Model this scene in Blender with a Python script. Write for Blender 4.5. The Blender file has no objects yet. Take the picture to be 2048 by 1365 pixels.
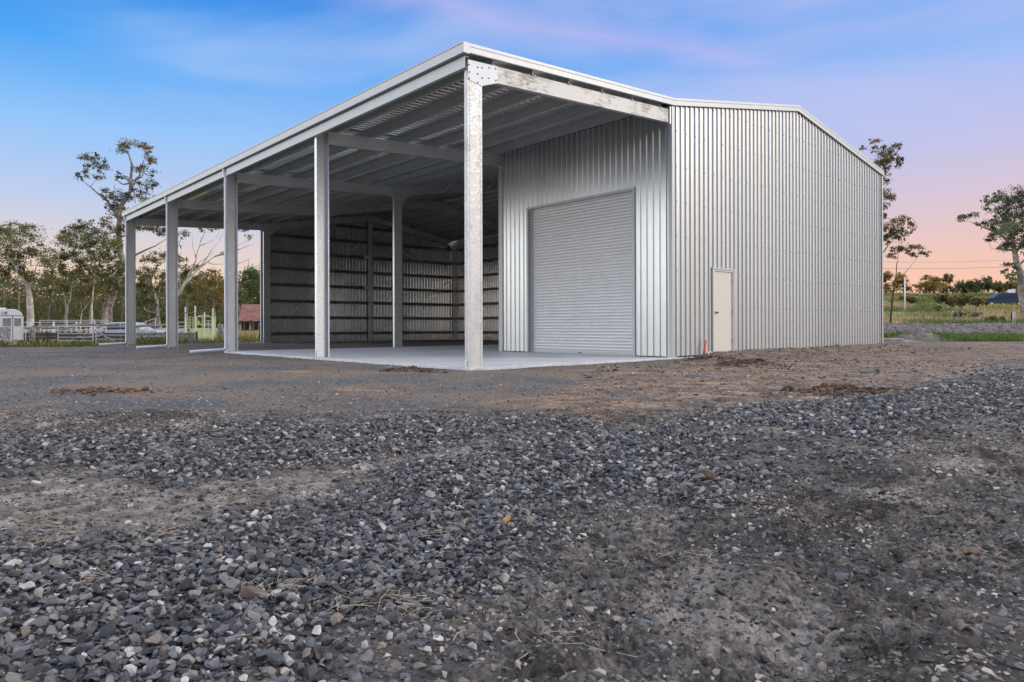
import bpy, math, random
import numpy as np
from mathutils import Vector, Matrix

rng = np.random.default_rng(7)
random.seed(7)
D = bpy.data
S = bpy.context.scene
COL = S.collection

# ------------------------------------------------------------------ camera
CAM = (-7.6495, -9.9289, 0.7281)
YAW = 0.7179
FPX = 1422.46            # focal length in pixels of the 2048 px wide photograph
V0 = 653.44              # horizon row
cam = D.cameras.new('camera'); camo = D.objects.new('camera', cam); COL.objects.link(camo)
cam.sensor_width = 36; cam.lens = FPX / 2048 * 36
cam.shift_y = -(682.5 - V0) / 2048
cam.clip_start = 0.05; cam.clip_end = 3000
camo.matrix_world = Matrix.Translation(CAM) @ Matrix.Rotation(-YAW, 4, 'Z') @ Matrix.Rotation(math.radians(90), 4, 'X') @ Matrix.Rotation(-0.0025, 4, 'Z')
S.camera = camo
S.view_settings.view_transform = 'Standard'
S.view_settings.look = 'None'
S.view_settings.exposure = 0.0
S.view_settings.gamma = 1
S.cycles.diffuse_bounces = 7; S.cycles.glossy_bounces = 6; S.cycles.max_bounces = 12
FW = np.array([math.sin(YAW), math.cos(YAW)]); RT = np.array([math.cos(YAW), -math.sin(YAW)])

# ------------------------------------------------------------------ sky
SUN_EL, SUN_AZ = 22.0, 136.0      # soft after-sunset light, from behind the camera
def nd(nt, t, **kw):
    n = nt.nodes.new(t)
    for k, v in kw.items(): setattr(n, k, v)
    return n
def lk(nt, a, b): nt.links.new(a, b)
def srgb(r, g, b, a=1):
    f = lambda c: (c/255/12.92) if c/255 <= .04045 else ((c/255+.055)/1.055)**2.4
    return (f(r), f(g), f(b), a)
def ramp(nt, stops, fac=None, interp='LINEAR'):
    n = nd(nt, 'ShaderNodeValToRGB'); cr = n.color_ramp; cr.interpolation = interp
    while len(cr.elements) < len(stops): cr.elements.new(0.5)
    for e, (p, c) in zip(cr.elements, stops): e.position = p; e.color = c if len(c) == 4 else (*c, 1)
    if fac is not None: lk(nt, fac, n.inputs[0])
    return n
def math_(nt, op, a, b=None, c=None, clamp=False):
    n = nd(nt, 'ShaderNodeMath', operation=op, use_clamp=clamp)
    for i, x in enumerate((a, b, c)):
        if x is None: continue
        if isinstance(x, (int, float)): n.inputs[i].default_value = x
        else: lk(nt, x, n.inputs[i])
    return n.outputs[0]
def mix(nt, fac, a, b, mode='MIX'):
    n = nd(nt, 'ShaderNodeMix', data_type='RGBA', blend_type=mode)
    for i, x in ((0, fac), (6, a), (7, b)):
        if isinstance(x, (int, float)): n.inputs[i].default_value = x
        elif isinstance(x, tuple): n.inputs[i].default_value = x if len(x) == 4 else (*x, 1)
        else: lk(nt, x, n.inputs[i])
    return n.outputs[2]
W = D.worlds.new('World'); S.world = W; W.use_nodes = True
nt = W.node_tree; nt.nodes.clear()
tc = nd(nt, 'ShaderNodeTexCoord'); sep = nd(nt, 'ShaderNodeSeparateXYZ'); lk(nt, tc.outputs['Generated'], sep.inputs[0])
dr = nd(nt, 'ShaderNodeVectorMath', operation='DOT_PRODUCT'); lk(nt, tc.outputs['Generated'], dr.inputs[0]); dr.inputs[1].default_value = (RT[0], RT[1], 0)
z = sep.outputs[2]
left = ramp(nt, [(0, srgb(246, 206, 160)), (.05, srgb(248, 214, 182)), (.10, srgb(222, 210, 210)), (.16, srgb(188, 204, 236)), (.24, srgb(146, 196, 248)), (.33, srgb(72, 164, 244)), (.41, srgb(18, 132, 226)), (.6, srgb(120, 165, 235)), (1, (1.4, 1.42, 1.5))], z)  # zenith stop raised, here and below, to light ground and interior
right = ramp(nt, [(0, srgb(252, 190, 142)), (.045, srgb(250, 198, 166)), (.09, srgb(238, 196, 186)), (.16, srgb(214, 196, 214)), (.22, srgb(192, 194, 230)), (.30, srgb(158, 188, 243)), (.38, srgb(134, 176, 242)), (.6, srgb(150, 165, 232)), (1, (1.4, 1.42, 1.5))], z)
side = math_(nt, 'MULTIPLY_ADD', dr.outputs['Value'], .95, .47, clamp=True)
base = mix(nt, side, left.outputs[0], right.outputs[0])
# unseen sky behind the camera, made paler and brighter to light shed and yard
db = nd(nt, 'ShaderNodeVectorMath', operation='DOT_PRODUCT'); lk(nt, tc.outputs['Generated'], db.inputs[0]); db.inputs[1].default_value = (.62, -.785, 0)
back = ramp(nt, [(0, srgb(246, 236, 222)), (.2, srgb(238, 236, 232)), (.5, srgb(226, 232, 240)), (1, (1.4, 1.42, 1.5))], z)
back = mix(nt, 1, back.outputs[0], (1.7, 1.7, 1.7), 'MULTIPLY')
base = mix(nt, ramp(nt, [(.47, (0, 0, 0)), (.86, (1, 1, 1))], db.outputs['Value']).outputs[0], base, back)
# bright neutral lobe added to the unseen sky at left, to light the interior
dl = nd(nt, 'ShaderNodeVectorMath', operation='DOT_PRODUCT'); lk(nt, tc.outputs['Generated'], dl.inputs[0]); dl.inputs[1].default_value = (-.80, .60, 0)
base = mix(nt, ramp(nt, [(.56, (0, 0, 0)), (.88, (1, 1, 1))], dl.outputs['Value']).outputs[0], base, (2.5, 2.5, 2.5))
# thin drifting cloud veils
mp = nd(nt, 'ShaderNodeMapping'); mp.inputs['Scale'].default_value = (1.0, 1.0, 4.2); mp.inputs['Rotation'].default_value = (0.35, -0.25, 0)
lk(nt, tc.outputs['Generated'], mp.inputs[0])
no = nd(nt, 'ShaderNodeTexNoise'); no.inputs['Scale'].default_value = 1.9; no.inputs['Detail'].default_value = 5; no.inputs['Roughness'].default_value = .5; no.inputs['Distortion'].default_value = .5
lk(nt, mp.outputs[0], no.inputs['Vector'])
cl = ramp(nt, [(0.42, (0, 0, 0)), (0.68, (.55, .55, .55))], no.outputs[0], 'EASE')
hi = ramp(nt, [(0.05, (0, 0, 0)), (0.2, (1, 1, 1))], z)
cf = math_(nt, 'MULTIPLY', math_(nt, 'MULTIPLY', cl.outputs[0], hi.outputs[0]), ramp(nt, [(.3, (1, 1, 1)), (.5, (0, 0, 0))], dl.outputs['Value']).outputs[0])
cloudcol = mix(nt, side, srgb(176, 206, 246), srgb(200, 196, 238))
base = mix(nt, cf, base, cloudcol)
# one long pink streak, fixed in direction: a thin band along a great circle
def dirpx(u, v):
    d = FW*1.0 + RT*((u-1024)/FPX); w = Vector((d[0], d[1], (V0-v)/FPX)); return w.normalized()
pa, pb = dirpx(700, -10), dirpx(1560, 125)
nrm = pa.cross(pb).normalized(); midd = (pa+pb).normalized()
d1 = nd(nt, 'ShaderNodeVectorMath', operation='DOT_PRODUCT'); lk(nt, tc.outputs['Generated'], d1.inputs[0]); d1.inputs[1].default_value = nrm
n2 = nd(nt, 'ShaderNodeTexNoise'); n2.inputs['Scale'].default_value = 7; n2.inputs['Detail'].default_value = 4; lk(nt, tc.outputs['Generated'], n2.inputs['Vector'])
w1 = math_(nt, 'ADD', d1.outputs['Value'], math_(nt, 'MULTIPLY_ADD', n2.outputs[0], .06, -.03))
w2 = math_(nt, 'POWER', math_(nt, 'SUBTRACT', 1, math_(nt, 'MULTIPLY', math_(nt, 'ABSOLUTE', w1), 34), clamp=True), 1.6)
d2 = nd(nt, 'ShaderNodeVectorMath', operation='DOT_PRODUCT'); lk(nt, tc.outputs['Generated'], d2.inputs[0]); d2.inputs[1].default_value = midd
w3 = ramp(nt, [(.945, (0, 0, 0)), (.985, (1, 1, 1))], d2.outputs['Value'], 'EASE')
sf = math_(nt, 'MULTIPLY', math_(nt, 'MULTIPLY', w2, w3.outputs[0]), .36)
base = mix(nt, sf, base, srgb(208, 188, 240))
sky = nd(nt, 'ShaderNodeTexSky', sky_type='NISHITA', sun_disc=False)
sky.sun_elevation = math.radians(SUN_EL); sky.sun_rotation = math.radians(SUN_AZ)
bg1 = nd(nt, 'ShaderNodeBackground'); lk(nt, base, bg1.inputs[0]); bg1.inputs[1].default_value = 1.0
bg2 = nd(nt, 'ShaderNodeBackground'); lk(nt, sky.outputs[0], bg2.inputs[0]); bg2.inputs[1].default_value = .004
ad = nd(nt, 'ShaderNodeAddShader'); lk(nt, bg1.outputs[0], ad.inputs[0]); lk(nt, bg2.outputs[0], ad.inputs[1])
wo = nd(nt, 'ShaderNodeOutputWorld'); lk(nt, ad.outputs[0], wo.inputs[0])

# ------------------------------------------------------------------ sun (glow of the bright half of the sky, very soft)
sun = D.lights.new('sun', 'SUN'); sun.energy = 1.7; sun.angle = math.radians(22); sun.color = (1, .90, .80)
so = D.objects.new('sun', sun); COL.objects.link(so)
az = math.radians(SUN_AZ); el = math.radians(SUN_EL)
sv = Vector((math.sin(az)*math.cos(el), math.cos(az)*math.cos(el), math.sin(el)))   # towards the light
so.rotation_euler = sv.to_track_quat('Z', 'Y').to_euler()

# ================================================================== helpers
def tag(o, label=None, cat=None, group=None, kind=None):
    if label: o['label'] = label
    if cat: o['category'] = cat
    if group: o['group'] = group
    if kind: o['kind'] = kind
    return o
def empty(name, loc, label, cat, group=None):
    o = D.objects.new(name, None); COL.objects.link(o); o.location = loc; o.empty_display_size = .3
    return tag(o, label, cat, group)
def link(name, me, parent=None, mat=None):
    if mat is not None:
        for m in (mat if isinstance(mat, (list, tuple)) else [mat]): me.materials.append(m)
    o = D.objects.new(name, me); COL.objects.link(o)
    if parent is not None:
        o.parent = parent
        if parent.get('_loc'): o['_loc'] = 1; return o
        acc = Vector((0, 0, 0)); q = parent
        while q is not None: acc += Vector(q.location); q = q.parent
        o.location = -acc
    return o
def npmesh(name, V, F, k, attr=None, smooth=False, attrs_v=None):
    """V (n,3); F (m,k) constant face size"""
    me = D.meshes.new(name); V = np.asarray(V, np.float32); F = np.asarray(F, np.int32)
    me.vertices.add(len(V)); me.vertices.foreach_set('co', V.ravel())
    me.loops.add(F.size); me.loops.foreach_set('vertex_index', F.ravel())
    me.polygons.add(len(F)); me.polygons.foreach_set('loop_start', np.arange(0, F.size, k, dtype=np.int32))
    me.update(calc_edges=True)
    me.polygons.foreach_set('use_smooth', np.full(len(F), smooth))
    if attr is not None:
        a = me.attributes.new('rnd', 'FLOAT', 'FACE'); a.data.foreach_set('value', np.asarray(attr, np.float32))
    if attrs_v:
        for nm, arr in attrs_v.items():
            a = me.attributes.new(nm, 'FLOAT', 'POINT'); a.data.foreach_set('value', np.asarray(arr, np.float32))
    return me

class MB:
    def __init__(s): s.v = []; s.f = []
    def add(s, vs, fs):
        o = len(s.v); s.v += [tuple(map(float, p)) for p in vs]; s.f += [tuple(i+o for i in f) for f in fs]; return s
    def box(s, x0, x1, y0, y1, z0, z1):
        return s.add([(x0,y0,z0),(x1,y0,z0),(x1,y1,z0),(x0,y1,z0),(x0,y0,z1),(x1,y0,z1),(x1,y1,z1),(x0,y1,z1)],
              [(0,3,2,1),(4,5,6,7),(0,1,5,4),(1,2,6,5),(2,3,7,6),(3,0,4,7)])
    def prism(s, poly, p0, p1, A, B):
        """extrude 2-D polygon (a,b) in axes A,B from p0 to p1"""
        p0, p1, A, B = Vector(p0), Vector(p1), Vector(A), Vector(B); n = len(poly)
        vs = [p0+A*a+B*b for a, b in poly]+[p1+A*a+B*b for a, b in poly]
        fs = [(i, (i+1) % n, n+(i+1) % n, n+i) for i in range(n)]
        return s.add(vs, fs+[tuple(range(n))[::-1], tuple(range(n, 2*n))])
    def cbeam(s, p0, p1, A, B, depth, fl, t=.006, lip=.025):
        """C section: web along B from 0..depth at a=0, flanges opening towards +A"""
        poly = [(0,0),(fl,0),(fl,lip),(fl-t,lip),(fl-t,t),(t,t),(t,depth-t),(fl-t,depth-t),(fl-t,depth-lip),(fl,depth-lip),(fl,depth),(0,depth)]
        p0, p1, A, B = Vector(p0), Vector(p1), Vector(A), Vector(B); n = 12
        vs = [p0+A*a+B*b for a, b in poly]+[p1+A*a+B*b for a, b in poly]
        fs = [(i, (i+1) % n, n+(i+1) % n, n+i) for i in range(n)]
        for o in (0, n):      # end caps as simple quads
            fs += [(o+0,o+1,o+4,o+5),(o+1,o+2,o+3,o+4),(o+0,o+5,o+6,o+11),(o+6,o+7,o+10,o+11),(o+7,o+8,o+9,o+10)]
        return s.add(vs, fs)
    def zbeam(s, p0, p1, A, B, depth, fl, t=.005):
        poly = [(0,0),(fl,0),(fl,t),(t,t),(t,depth),(-fl,depth),(-fl,depth-t),(0,depth-t)]
        p0, p1, A, B = Vector(p0), Vector(p1), Vector(A), Vector(B); n = 8
        vs = [p0+A*a+B*b for a, b in poly]+[p1+A*a+B*b for a, b in poly]
        fs = [(i, (i+1) % n, n+(i+1) % n, n+i) for i in range(n)]
        for o in (0, n): fs += [(o+0,o+1,o+2,o+3),(o+0,o+3,o+4,o+7),(o+4,o+5,o+6,o+7)]
        return s.add(vs, fs)
    def tube(s, pts, rad, n=8, cap=True):
        pts = [Vector(p) for p in pts]; m = len(pts)
        if not isinstance(rad, (list, tuple, np.ndarray)): rad = [rad]*m
        up = None; o = len(s.v)
        for i, p in enumerate(pts):
            t = (pts[min(i+1, m-1)]-pts[max(i-1, 0)]).normalized()
            if up is None: up = Vector((0,0,1)) if abs(t.z) < .9 else Vector((1,0,0))
            a = t.cross(up).normalized(); b = a.cross(t).normalized(); up = b
            for k in range(n):
                w = 2*math.pi*k/n; q = p+(a*math.cos(w)+b*math.sin(w))*rad[i]; s.v.append(tuple(q))
        for i in range(m-1):
            for k in range(n): s.f.append((o+i*n+k, o+i*n+(k+1) % n, o+(i+1)*n+(k+1) % n, o+(i+1)*n+k))
        if cap: s.f.append(tuple(o+k for k in range(n))[::-1]); s.f.append(tuple(o+(m-1)*n+k for k in range(n)))
        return s
    def build(s, name, mat, parent=None, smooth=False, bevel=0):
        me = D.meshes.new(name); me.from_pydata(s.v, [], s.f)
        if smooth: me.shade_smooth()
        o = link(name, me, parent, mat)
        if bevel:
            b = o.modifiers.new('bevel', 'BEVEL'); b.width = bevel; b.segments = 2; b.limit_method = 'ANGLE'
        return o

# value noise on numpy arrays
_perm = rng.random((256, 256)).astype(np.float32)
def vn(x, y):
    xi = np.floor(x).astype(int); yi = np.floor(y).astype(int); fx = x-xi; fy = y-yi
    fx = fx*fx*(3-2*fx); fy = fy*fy*(3-2*fy)
    a = _perm[xi & 255, yi & 255]; b = _perm[(xi+1) & 255, yi & 255]; c = _perm[xi & 255, (yi+1) & 255]; d = _perm[(xi+1) & 255, (yi+1) & 255]
    return (a*(1-fx)+b*fx)*(1-fy)+(c*(1-fx)+d*fx)*fy
def fbm(x, y, o=4, g=.5):
    r = 0; a = 1; t = 0
    for i in range(o): r = r+a*vn(x*2**i+17.3*i, y*2**i+5.1*i); t += a; a *= g
    return r/t
def sst(a, b, x): t = np.clip((x-a)/(b-a), 0, 1); return t*t*(3-2*t)
def gxy(u, dep):           # world x,y of image column u at distance dep along the view axis
    k = (u-1024)/FPX; p = np.array(CAM[:2])+dep*(FW+RT*k); return float(p[0]), float(p[1])
def gnd(u, v, z=0.0):
    dep = FPX*(CAM[2]-z)/(v-V0); return gxy(u, dep)
def axes(x, y):
    dx = np.asarray(x)-CAM[0]; dy = np.asarray(y)-CAM[1]
    return dx*FW[0]+dy*FW[1], dx*RT[0]+dy*RT[1]

# ------------------------------------------------------------------ terrain height
MND = [(*gnd(1835, 686), 1.5, .8, .42), (*gnd(1800, 690), 1.1, .6, .15), (*gnd(1490, 733), .55, .35, .12), (*gnd(1700, 784), .6, .28, .07), (*gnd(205, 777), .45, .2, .035), (*gnd(820, 739), .45, .25, .06), (*gnd(1420, 722), .5, .3, .10)]
def pad_z(x, y):
    return (fbm(x*.5, y*.5, 3)-.5)*.06
def height(x, y):
    x = np.asarray(x, float); y = np.asarray(y, float)
    dep, lat = axes(x, y); ang = lat/np.maximum(dep, .5)
    z = -.035+pad_z(x, y)*.7
    # flat under and round the slab
    near = sst(2.2, .3, np.maximum(np.maximum(-x, x-18), np.maximum(-y, y-26)))
    z = z*(1-near)+near*(-.045+(fbm(x*2, y*2, 3)-.5)*.02)
    # soil heaped against the gable wall right of the corner
    heap = sst(-1.6, -.15, y)*sst(6.4, 7.6, x)*sst(19.5, 17, x)*(y < .5)
    z = z+heap*(.07+.07*fbm(x*1.3, y*1.3, 3))
    for mx, my, a, b, hh in MND:
        q = ((x-mx)*RT[0]+(y-my)*RT[1])/a; w = ((x-mx)*FW[0]+(y-my)*FW[1])/b
        z = z+hh*np.exp(-(q*q+w*w)*1.4)*(.7+.6*fbm(x*5, y*5, 3))
    # left: the pad ends, paddock lies a little lower
    rgt = sst(.12, .34, ang)
    fall = sst(27, 36, dep+.35*np.minimum(lat+8, 0)*0)*(1-rgt)
    z = z-fall*.33*(1-near)
    # right: green strip, soil windrow, then rising ground with the road on it
    r1 = (sst(39.5, 42, dep)*.42+sst(41.2, 42.2, dep)*sst(48, 43.4, dep)*.32*(.7+.6*fbm(x*.6, y*.6, 3)))
    rise = np.interp(dep, [0, 44, 58, 64, 86, 92, 112, 140, 400], [0, 0.1, .45, .7, 2.5, 2.6, 5.0, 6.2, 8.5])
    z = z+rgt*(r1*1+rise)+rgt*sst(40, 41, dep)*sst(47, 45.5, dep)*(fbm(x*2.2, y*2.2, 4)-.5)*.30
    z = z+rgt*sst(60, 100, dep)*(fbm(x*.06, y*.06, 3)-.5)*1.2
    far = sst(6, 30, dep)
    return z

# ------------------------------------------------------------------ ground zones: signed areas traced on the ground
def poly_w(pts): return np.array([gnd(u, v, -.035) for u, v in pts])
def inside(P, x, y):
    """soft inside measure: signed distance approx (positive inside), metres"""
    ins = np.zeros(x.shape, bool); dmin = np.full(x.shape, 1e9); n = len(P)
    for i in range(n):
        x1, y1 = P[i]; x2, y2 = P[(i+1) % n]
        c = ((y1 > y) != (y2 > y)) & (x < (x2-x1)*(y-y1)/((y2-y1) if y2 != y1 else 1e-9)+x1); ins ^= c
        ex, ey = x2-x1, y2-y1; t = np.clip(((x-x1)*ex+(y-y1)*ey)/(ex*ex+ey*ey+1e-12), 0, 1)
        dmin = np.minimum(dmin, np.hypot(x-(x1+t*ex), y-(y1+t*ey)))
    return np.where(ins, dmin, -dmin)
STONE = [poly_w(p) for p in (
    [(-500, 880), (0, 872), (300, 858), (700, 846), (1000, 838), (1130, 850), (950, 872), (760, 892), (620, 925), (440, 950), (200, 955), (0, 935), (-500, 950)],
    [(-800, 1140), (0, 1112), (170, 1085), (250, 1058), (420, 1052), (640, 985), (860, 925), (1000, 905), (1200, 862), (1480, 830), (1800, 800), (2048, 745), (2500, 720), (2500, 800), (2048, 862), (1750, 900), (1560, 955), (1380, 985), (1150, 1012), (1010, 1035), (960, 1085), (880, 1150), (830, 1230), (860, 1420), (820, 1700), (-800, 1700)])]
STONE2 = [poly_w(p) for p in ([(860, 1280), (960, 1240), (1010, 1300), (1000, 1500), (820, 1500)], [(1950, 1300), (2100, 1180), (2300, 1500), (1900, 1500)], [(1380, 1090), (1500, 1070), (1600, 1110), (1450, 1140)])]
DUST = [poly_w(p) for p in (
    [(-300, 950), (0, 945), (300, 958), (480, 950), (700, 905), (900, 872), (1100, 866), (1050, 900), (900, 925), (760, 960), (600, 1030), (430, 1058), (200, 1075), (0, 1112), (-300, 1120)],
    [(480, 1290), (560, 1260), (640, 1400), (500, 1500)])]
BROWN = [poly_w(p) for p in (
    [(1160, 742), (1345, 724), (1500, 712), (1780, 690), (2000, 690), (2200, 700), (2048, 722), (1760, 770), (1500, 808), (1180, 828), (960, 850), (900, 835), (1080, 790), (1150, 768)],
    [(640, 775), (760, 765), (830, 775), (720, 785)], [(540, 742), (640, 738), (700, 745), (600, 750)])]
def zone(Ps, x, y, soft, warp=.25, sc=1.6):
    wx = x+(fbm(x*sc, y*sc, 4)-.5)*warp*2; wy = y+(fbm(x*sc+40, y*sc+9, 4)-.5)*warp*2
    m = np.zeros(x.shape)
    for P in Ps: m = np.maximum(m, sst(-soft, soft, inside(P, wx, wy)))
    return m

# ================================================================== materials
def newmat(name):
    m = D.materials.new(name); m.use_nodes = True; t = m.node_tree; t.nodes.clear()
    o = nd(t, 'ShaderNodeOutputMaterial'); b = nd(t, 'ShaderNodeBsdfPrincipled'); lk(t, b.outputs[0], o.inputs[0])
    return m, t, b
def noise(t, scale, detail=4, rough=.5, vec=None, dist=0):
    n = nd(t, 'ShaderNodeTexNoise'); n.inputs['Scale'].default_value = scale; n.inputs['Detail'].default_value = detail
    n.inputs['Roughness'].default_value = rough; n.inputs['Distortion'].default_value = dist
    if vec is not None: lk(t, vec, n.inputs['Vector'])
    return n.outputs[0]
def bump(t, h, strength, dist, b):
    n = nd(t, 'ShaderNodeBump'); n.inputs['Strength'].default_value = strength; n.inputs['Distance'].default_value = dist
    lk(t, h, n.inputs['Height']); lk(t, n.outputs[0], b.inputs['Normal']); return n
def objvec(t, scale=(1, 1, 1)):
    g = nd(t, 'ShaderNodeNewGeometry'); m = nd(t, 'ShaderNodeMapping'); m.inputs['Scale'].default_value = scale
    lk(t, g.outputs['Position'], m.inputs[0]); return m.outputs[0]
def metal(name, col, met=.75, rough=.42, var=.12, stain=0, bmp=.0, scale=1.2, streak=(6, 6, .5)):
    m, t, b = newmat(name); v = objvec(t)
    n = noise(t, scale*3, 5, .6, v); c = ramp(t, [(.3, tuple(x*(1-var) for x in col)), (.7, tuple(min(1, x*(1+var)) for x in col))], n).outputs[0]
    if stain:
        n2 = noise(t, 1.0, 8, .7, objvec(t, streak), .3); n3 = noise(t, 1.1, 2, .5, v)
        k = math_(t, 'MULTIPLY', n2, n3)
        st = ramp(t, [(.27, (0, 0, 0)), (.36, (stain,)*3)], k).outputs[0]
        c = mix(t, st, c, (.10, .095, .085))
    if 'cladding' in name or 'roof_sheet' in name:      # each sheet weathers a little differently
        sv_ = nd(t, 'ShaderNodeVectorMath', operation='SNAP'); lk(t, v, sv_.inputs[0]); sv_.inputs[1].default_value = (.76, .76, 50)
        wn_ = nd(t, 'ShaderNodeTexWhiteNoise'); lk(t, sv_.outputs[0], wn_.inputs['Vector']); c = mix(t, 1, c, ramp(t, [(0, (.91, .91, .91)), (1, (1.04, 1.04, 1.04))], wn_.outputs['Value']).outputs[0], 'MULTIPLY')
    lk(t, c, b.inputs['Base Color'])
    b.inputs['Metallic'].default_value = met
    r = ramp(t, [(.3, (rough*.97,)*3), (.7, (min(1, rough*1.05),)*3)], noise(t, scale*9, 3, .5, v)).outputs[0]; lk(t, r, b.inputs['Roughness'])
    if bmp: bump(t, noise(t, 2.2, 2, .5, v), bmp, .01, b)
    return m
def galv(name, col, speck=.5, met=.55, rough=.5):
    """hot-dip galvanised steel: spangle, grey speckle, darker mottled patches"""
    m, t, b = newmat(name); v = objvec(t)
    vo = nd(t, 'ShaderNodeTexVoronoi'); vo.inputs['Scale'].default_value = 45; lk(t, v, vo.inputs['Vector'])
    sp = nd(t, 'ShaderNodeSeparateColor'); lk(t, vo.outputs['Color'], sp.inputs[0])
    c = ramp(t, [(0, tuple(x*.86 for x in col)), (1, tuple(min(1, x*1.08) for x in col))], sp.outputs[0]).outputs[0]
    fine = noise(t, 60, 3, .6, v); big = noise(t, 1.6, 5, .6, objvec(t, (1, 1, .55)))
    k = math_(t, 'ADD', math_(t, 'MULTIPLY', fine, .55), math_(t, 'MULTIPLY', big, .6))
    st = ramp(t, [(.615, (0, 0, 0)), (.70, (speck,)*3)], k).outputs[0]
    c = mix(t, st, c, (.16, .16, .15))
    lk(t, c, b.inputs['Base Color']); b.inputs['Metallic'].default_value = met
    r = ramp(t, [(0, (rough*.8,)*3), (1, (rough*1.2,)*3)], sp.outputs[1]).outputs[0]; lk(t, r, b.inputs['Roughness'])
    return m
def plain(name, col, rough=.7, var=.15, scale=4, met=0, col2=None, bmp=0):
    m, t, b = newmat(name); v = objvec(t)
    n = noise(t, scale, 6, .65, v)
    c = ramp(t, [(.35, tuple(x*(1-var) for x in col)), (.65, tuple(min(1, x*(1+var)) for x in (col2 or col)))], n).outputs[0]
    lk(t, c, b.inputs['Base Color']); b.inputs['Roughness'].default_value = rough; b.inputs['Metallic'].default_value = met
    if bmp: bump(t, noise(t, scale*6, 4, .6, v), .6, bmp, b)
    return m
M = {}
M['clad'] = metal('zinc_cladding', (.52, .53, .51), .35, .36, .03)
M['clad_in'] = metal('zinc_cladding_inside', (.78, .81, .83), .72, .14, .02)
M['clad_side'] = metal('zinc_cladding_side', (.58, .60, .60), .78, .292, .03)
M['roof'] = metal('zinc_roof_sheet', (.84, .87, .88), .95, .13, .04)
M['trim'] = metal('zinc_flashing', (.42, .445, .455), .25, .45, .04)
M['galv'] = galv('galvanised_steel', (.70, .72, .725), .22, .7, .38)
M['galv_rough'] = galv('weathered_galvanised_steel', (.53, .535, .53), .9, .35, .5)
M['galv_beam'] = None
M['purlin'] = metal('galvanised_purlin', (.40, .42, .42), .5, .42, .08, bmp=.0)  # colour darkened to stand in for the shadowed purlin webs
M['girt'] = metal('shade_darkened_girt', (.20, .21, .205), .8, .4, .1)  # galvanised steel, its colour darkened for the shade inside the shed
M['gusset'] = plain('primed_gusset_steel', (.80, .82, .84), .5, .04)
M['shutter'] = metal('roller_shutter_steel', (.68, .68, .675), .3, .40, .03)
M['shutter_dark'] = plain('dark_rubber', (.03, .03, .03), .7)
M['cream'] = plain('cream_door_paint', (.66, .63, .55), .5, .03)
M['screw'] = plain('screw_heads', (.22, .23, .23), .5, .05)
M['pvc'] = plain('white_pvc', (.78, .79, .79), .35, .04)
M['orange'] = plain('orange_pvc', (.62, .13, .04), .5, .1)
M['brass'] = metal('knob_metal', (.25, .2, .14), .9, .3)
M['white_steel'] = plain('pale_painted_steel', (.62, .63, .63), .5, .12, 9)
M['green_steel'] = plain('pale_green_paint', (.50, .58, .26), .55, .10, 6)
M['timber'] = plain('weathered_timber', (.17, .15, .13), .9, .35, 7, col2=(.24, .22, .2))
M['timber_d'] = plain('dark_old_timber', (.07, .06, .055), .9, .3, 7)
M['rust'] = plain('rusty_roof_iron', (.15, .045, .03), .8, .45, 5, col2=(.27, .12, .08))
M['rust_pipe'] = plain('rusty_pipe', (.30, .10, .06), .8, .3, 6)
M['van'] = plain('worn_white_paint', (.70, .71, .70), .5, .06, 3)
M['van_rust'] = plain('rust_stained_panel', (.42, .24, .16), .8, .4, 2.2, col2=(.58, .46, .38))
M['silver'] = plain('dull_white_paint', (.45, .47, .50), .4, .08)
M['glass'] = plain('dusty_glass', (.22, .22, .19), .25, .3, 3)
M['black'] = plain('black_paint', (.02, .02, .02), .6)
M['tyre'] = plain('tyre_rubber', (.025, .025, .025), .8)
M['blue'] = plain('dark_blue_paint', (.022, .038, .07), .3, .08)
M['blue2'] = plain('navy_canvas', (.025, .06, .14), .6, .1)
M['redlamp'] = plain('red_lens', (.45, .03, .03), .3)
M['plank'] = plain('fresh_pine', (.62, .52, .36), .7, .1)
M['wire'] = plain('black_cable', (.03, .03, .03), .6)
M['bark'] = plain('gum_bark', (.17, .135, .11), .9, .35, 3, col2=(.30, .27, .23))
M['bark_pale'] = plain('pale_gum_bark', (.40, .34, .29), .85, .35, 2.2, col2=(.52, .47, .42))
M['bark_dark'] = plain('dark_bark', (.05, .042, .038), .9, .3, 3)

# stained galvanised rafter on the open gable
m, t, b = newmat('stained_rafter_steel'); v = objvec(t)
n = noise(t, 1.0, 8, .7, objvec(t, (5, 5, 22)), .4); nb = noise(t, 1.0, 2, .5, objvec(t, (1.6, 1.6, 1.2)))
k = math_(t, 'MULTIPLY', n, nb); st = ramp(t, [(.24, (0, 0, 0)), (.33, (.75,)*3)], k).outputs[0]
c = mix(t, st, mix(t, noise(t, 30, 4, .6, v), (.40, .405, .40), (.56, .555, .54)), (.13, .12, .095))
lk(t, c, b.inputs['Base Color']); b.inputs['Metallic'].default_value = .3; b.inputs['Roughness'].default_value = .55
M['galv_beam'] = m

# concrete
m, t, b = newmat('pale_concrete'); v = objvec(t)
n = noise(t, .7, 7, .6, v, .4); c = ramp(t, [(.3, (.52, .53, .54)), (.7, (.70, .705, .71))], n).outputs[0]
n = noise(t, 1, 6, .7, objvec(t, (1.2, 7, 1)), .6); c = mix(t, ramp(t, [(.50, (0, 0, 0)), (.68, (.5,)*3)], n).outputs[0], c, (.30, .285, .27))
sx_ = nd(t, 'ShaderNodeSeparateXYZ'); lk(t, v, sx_.inputs[0])
jn = math_(t, 'LESS_THAN', math_(t, 'ABSOLUTE', math_(t, 'SUBTRACT', sx_.outputs[1], 6.0)), .012); c = mix(t, jn, c, (.10, .10, .095))
lk(t, c, b.inputs['Base Color']); b.inputs['Roughness'].default_value = .55; bump(t, noise(t, 60, 4, .6, v), .15, .004, b)
M['concrete'] = m

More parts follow.
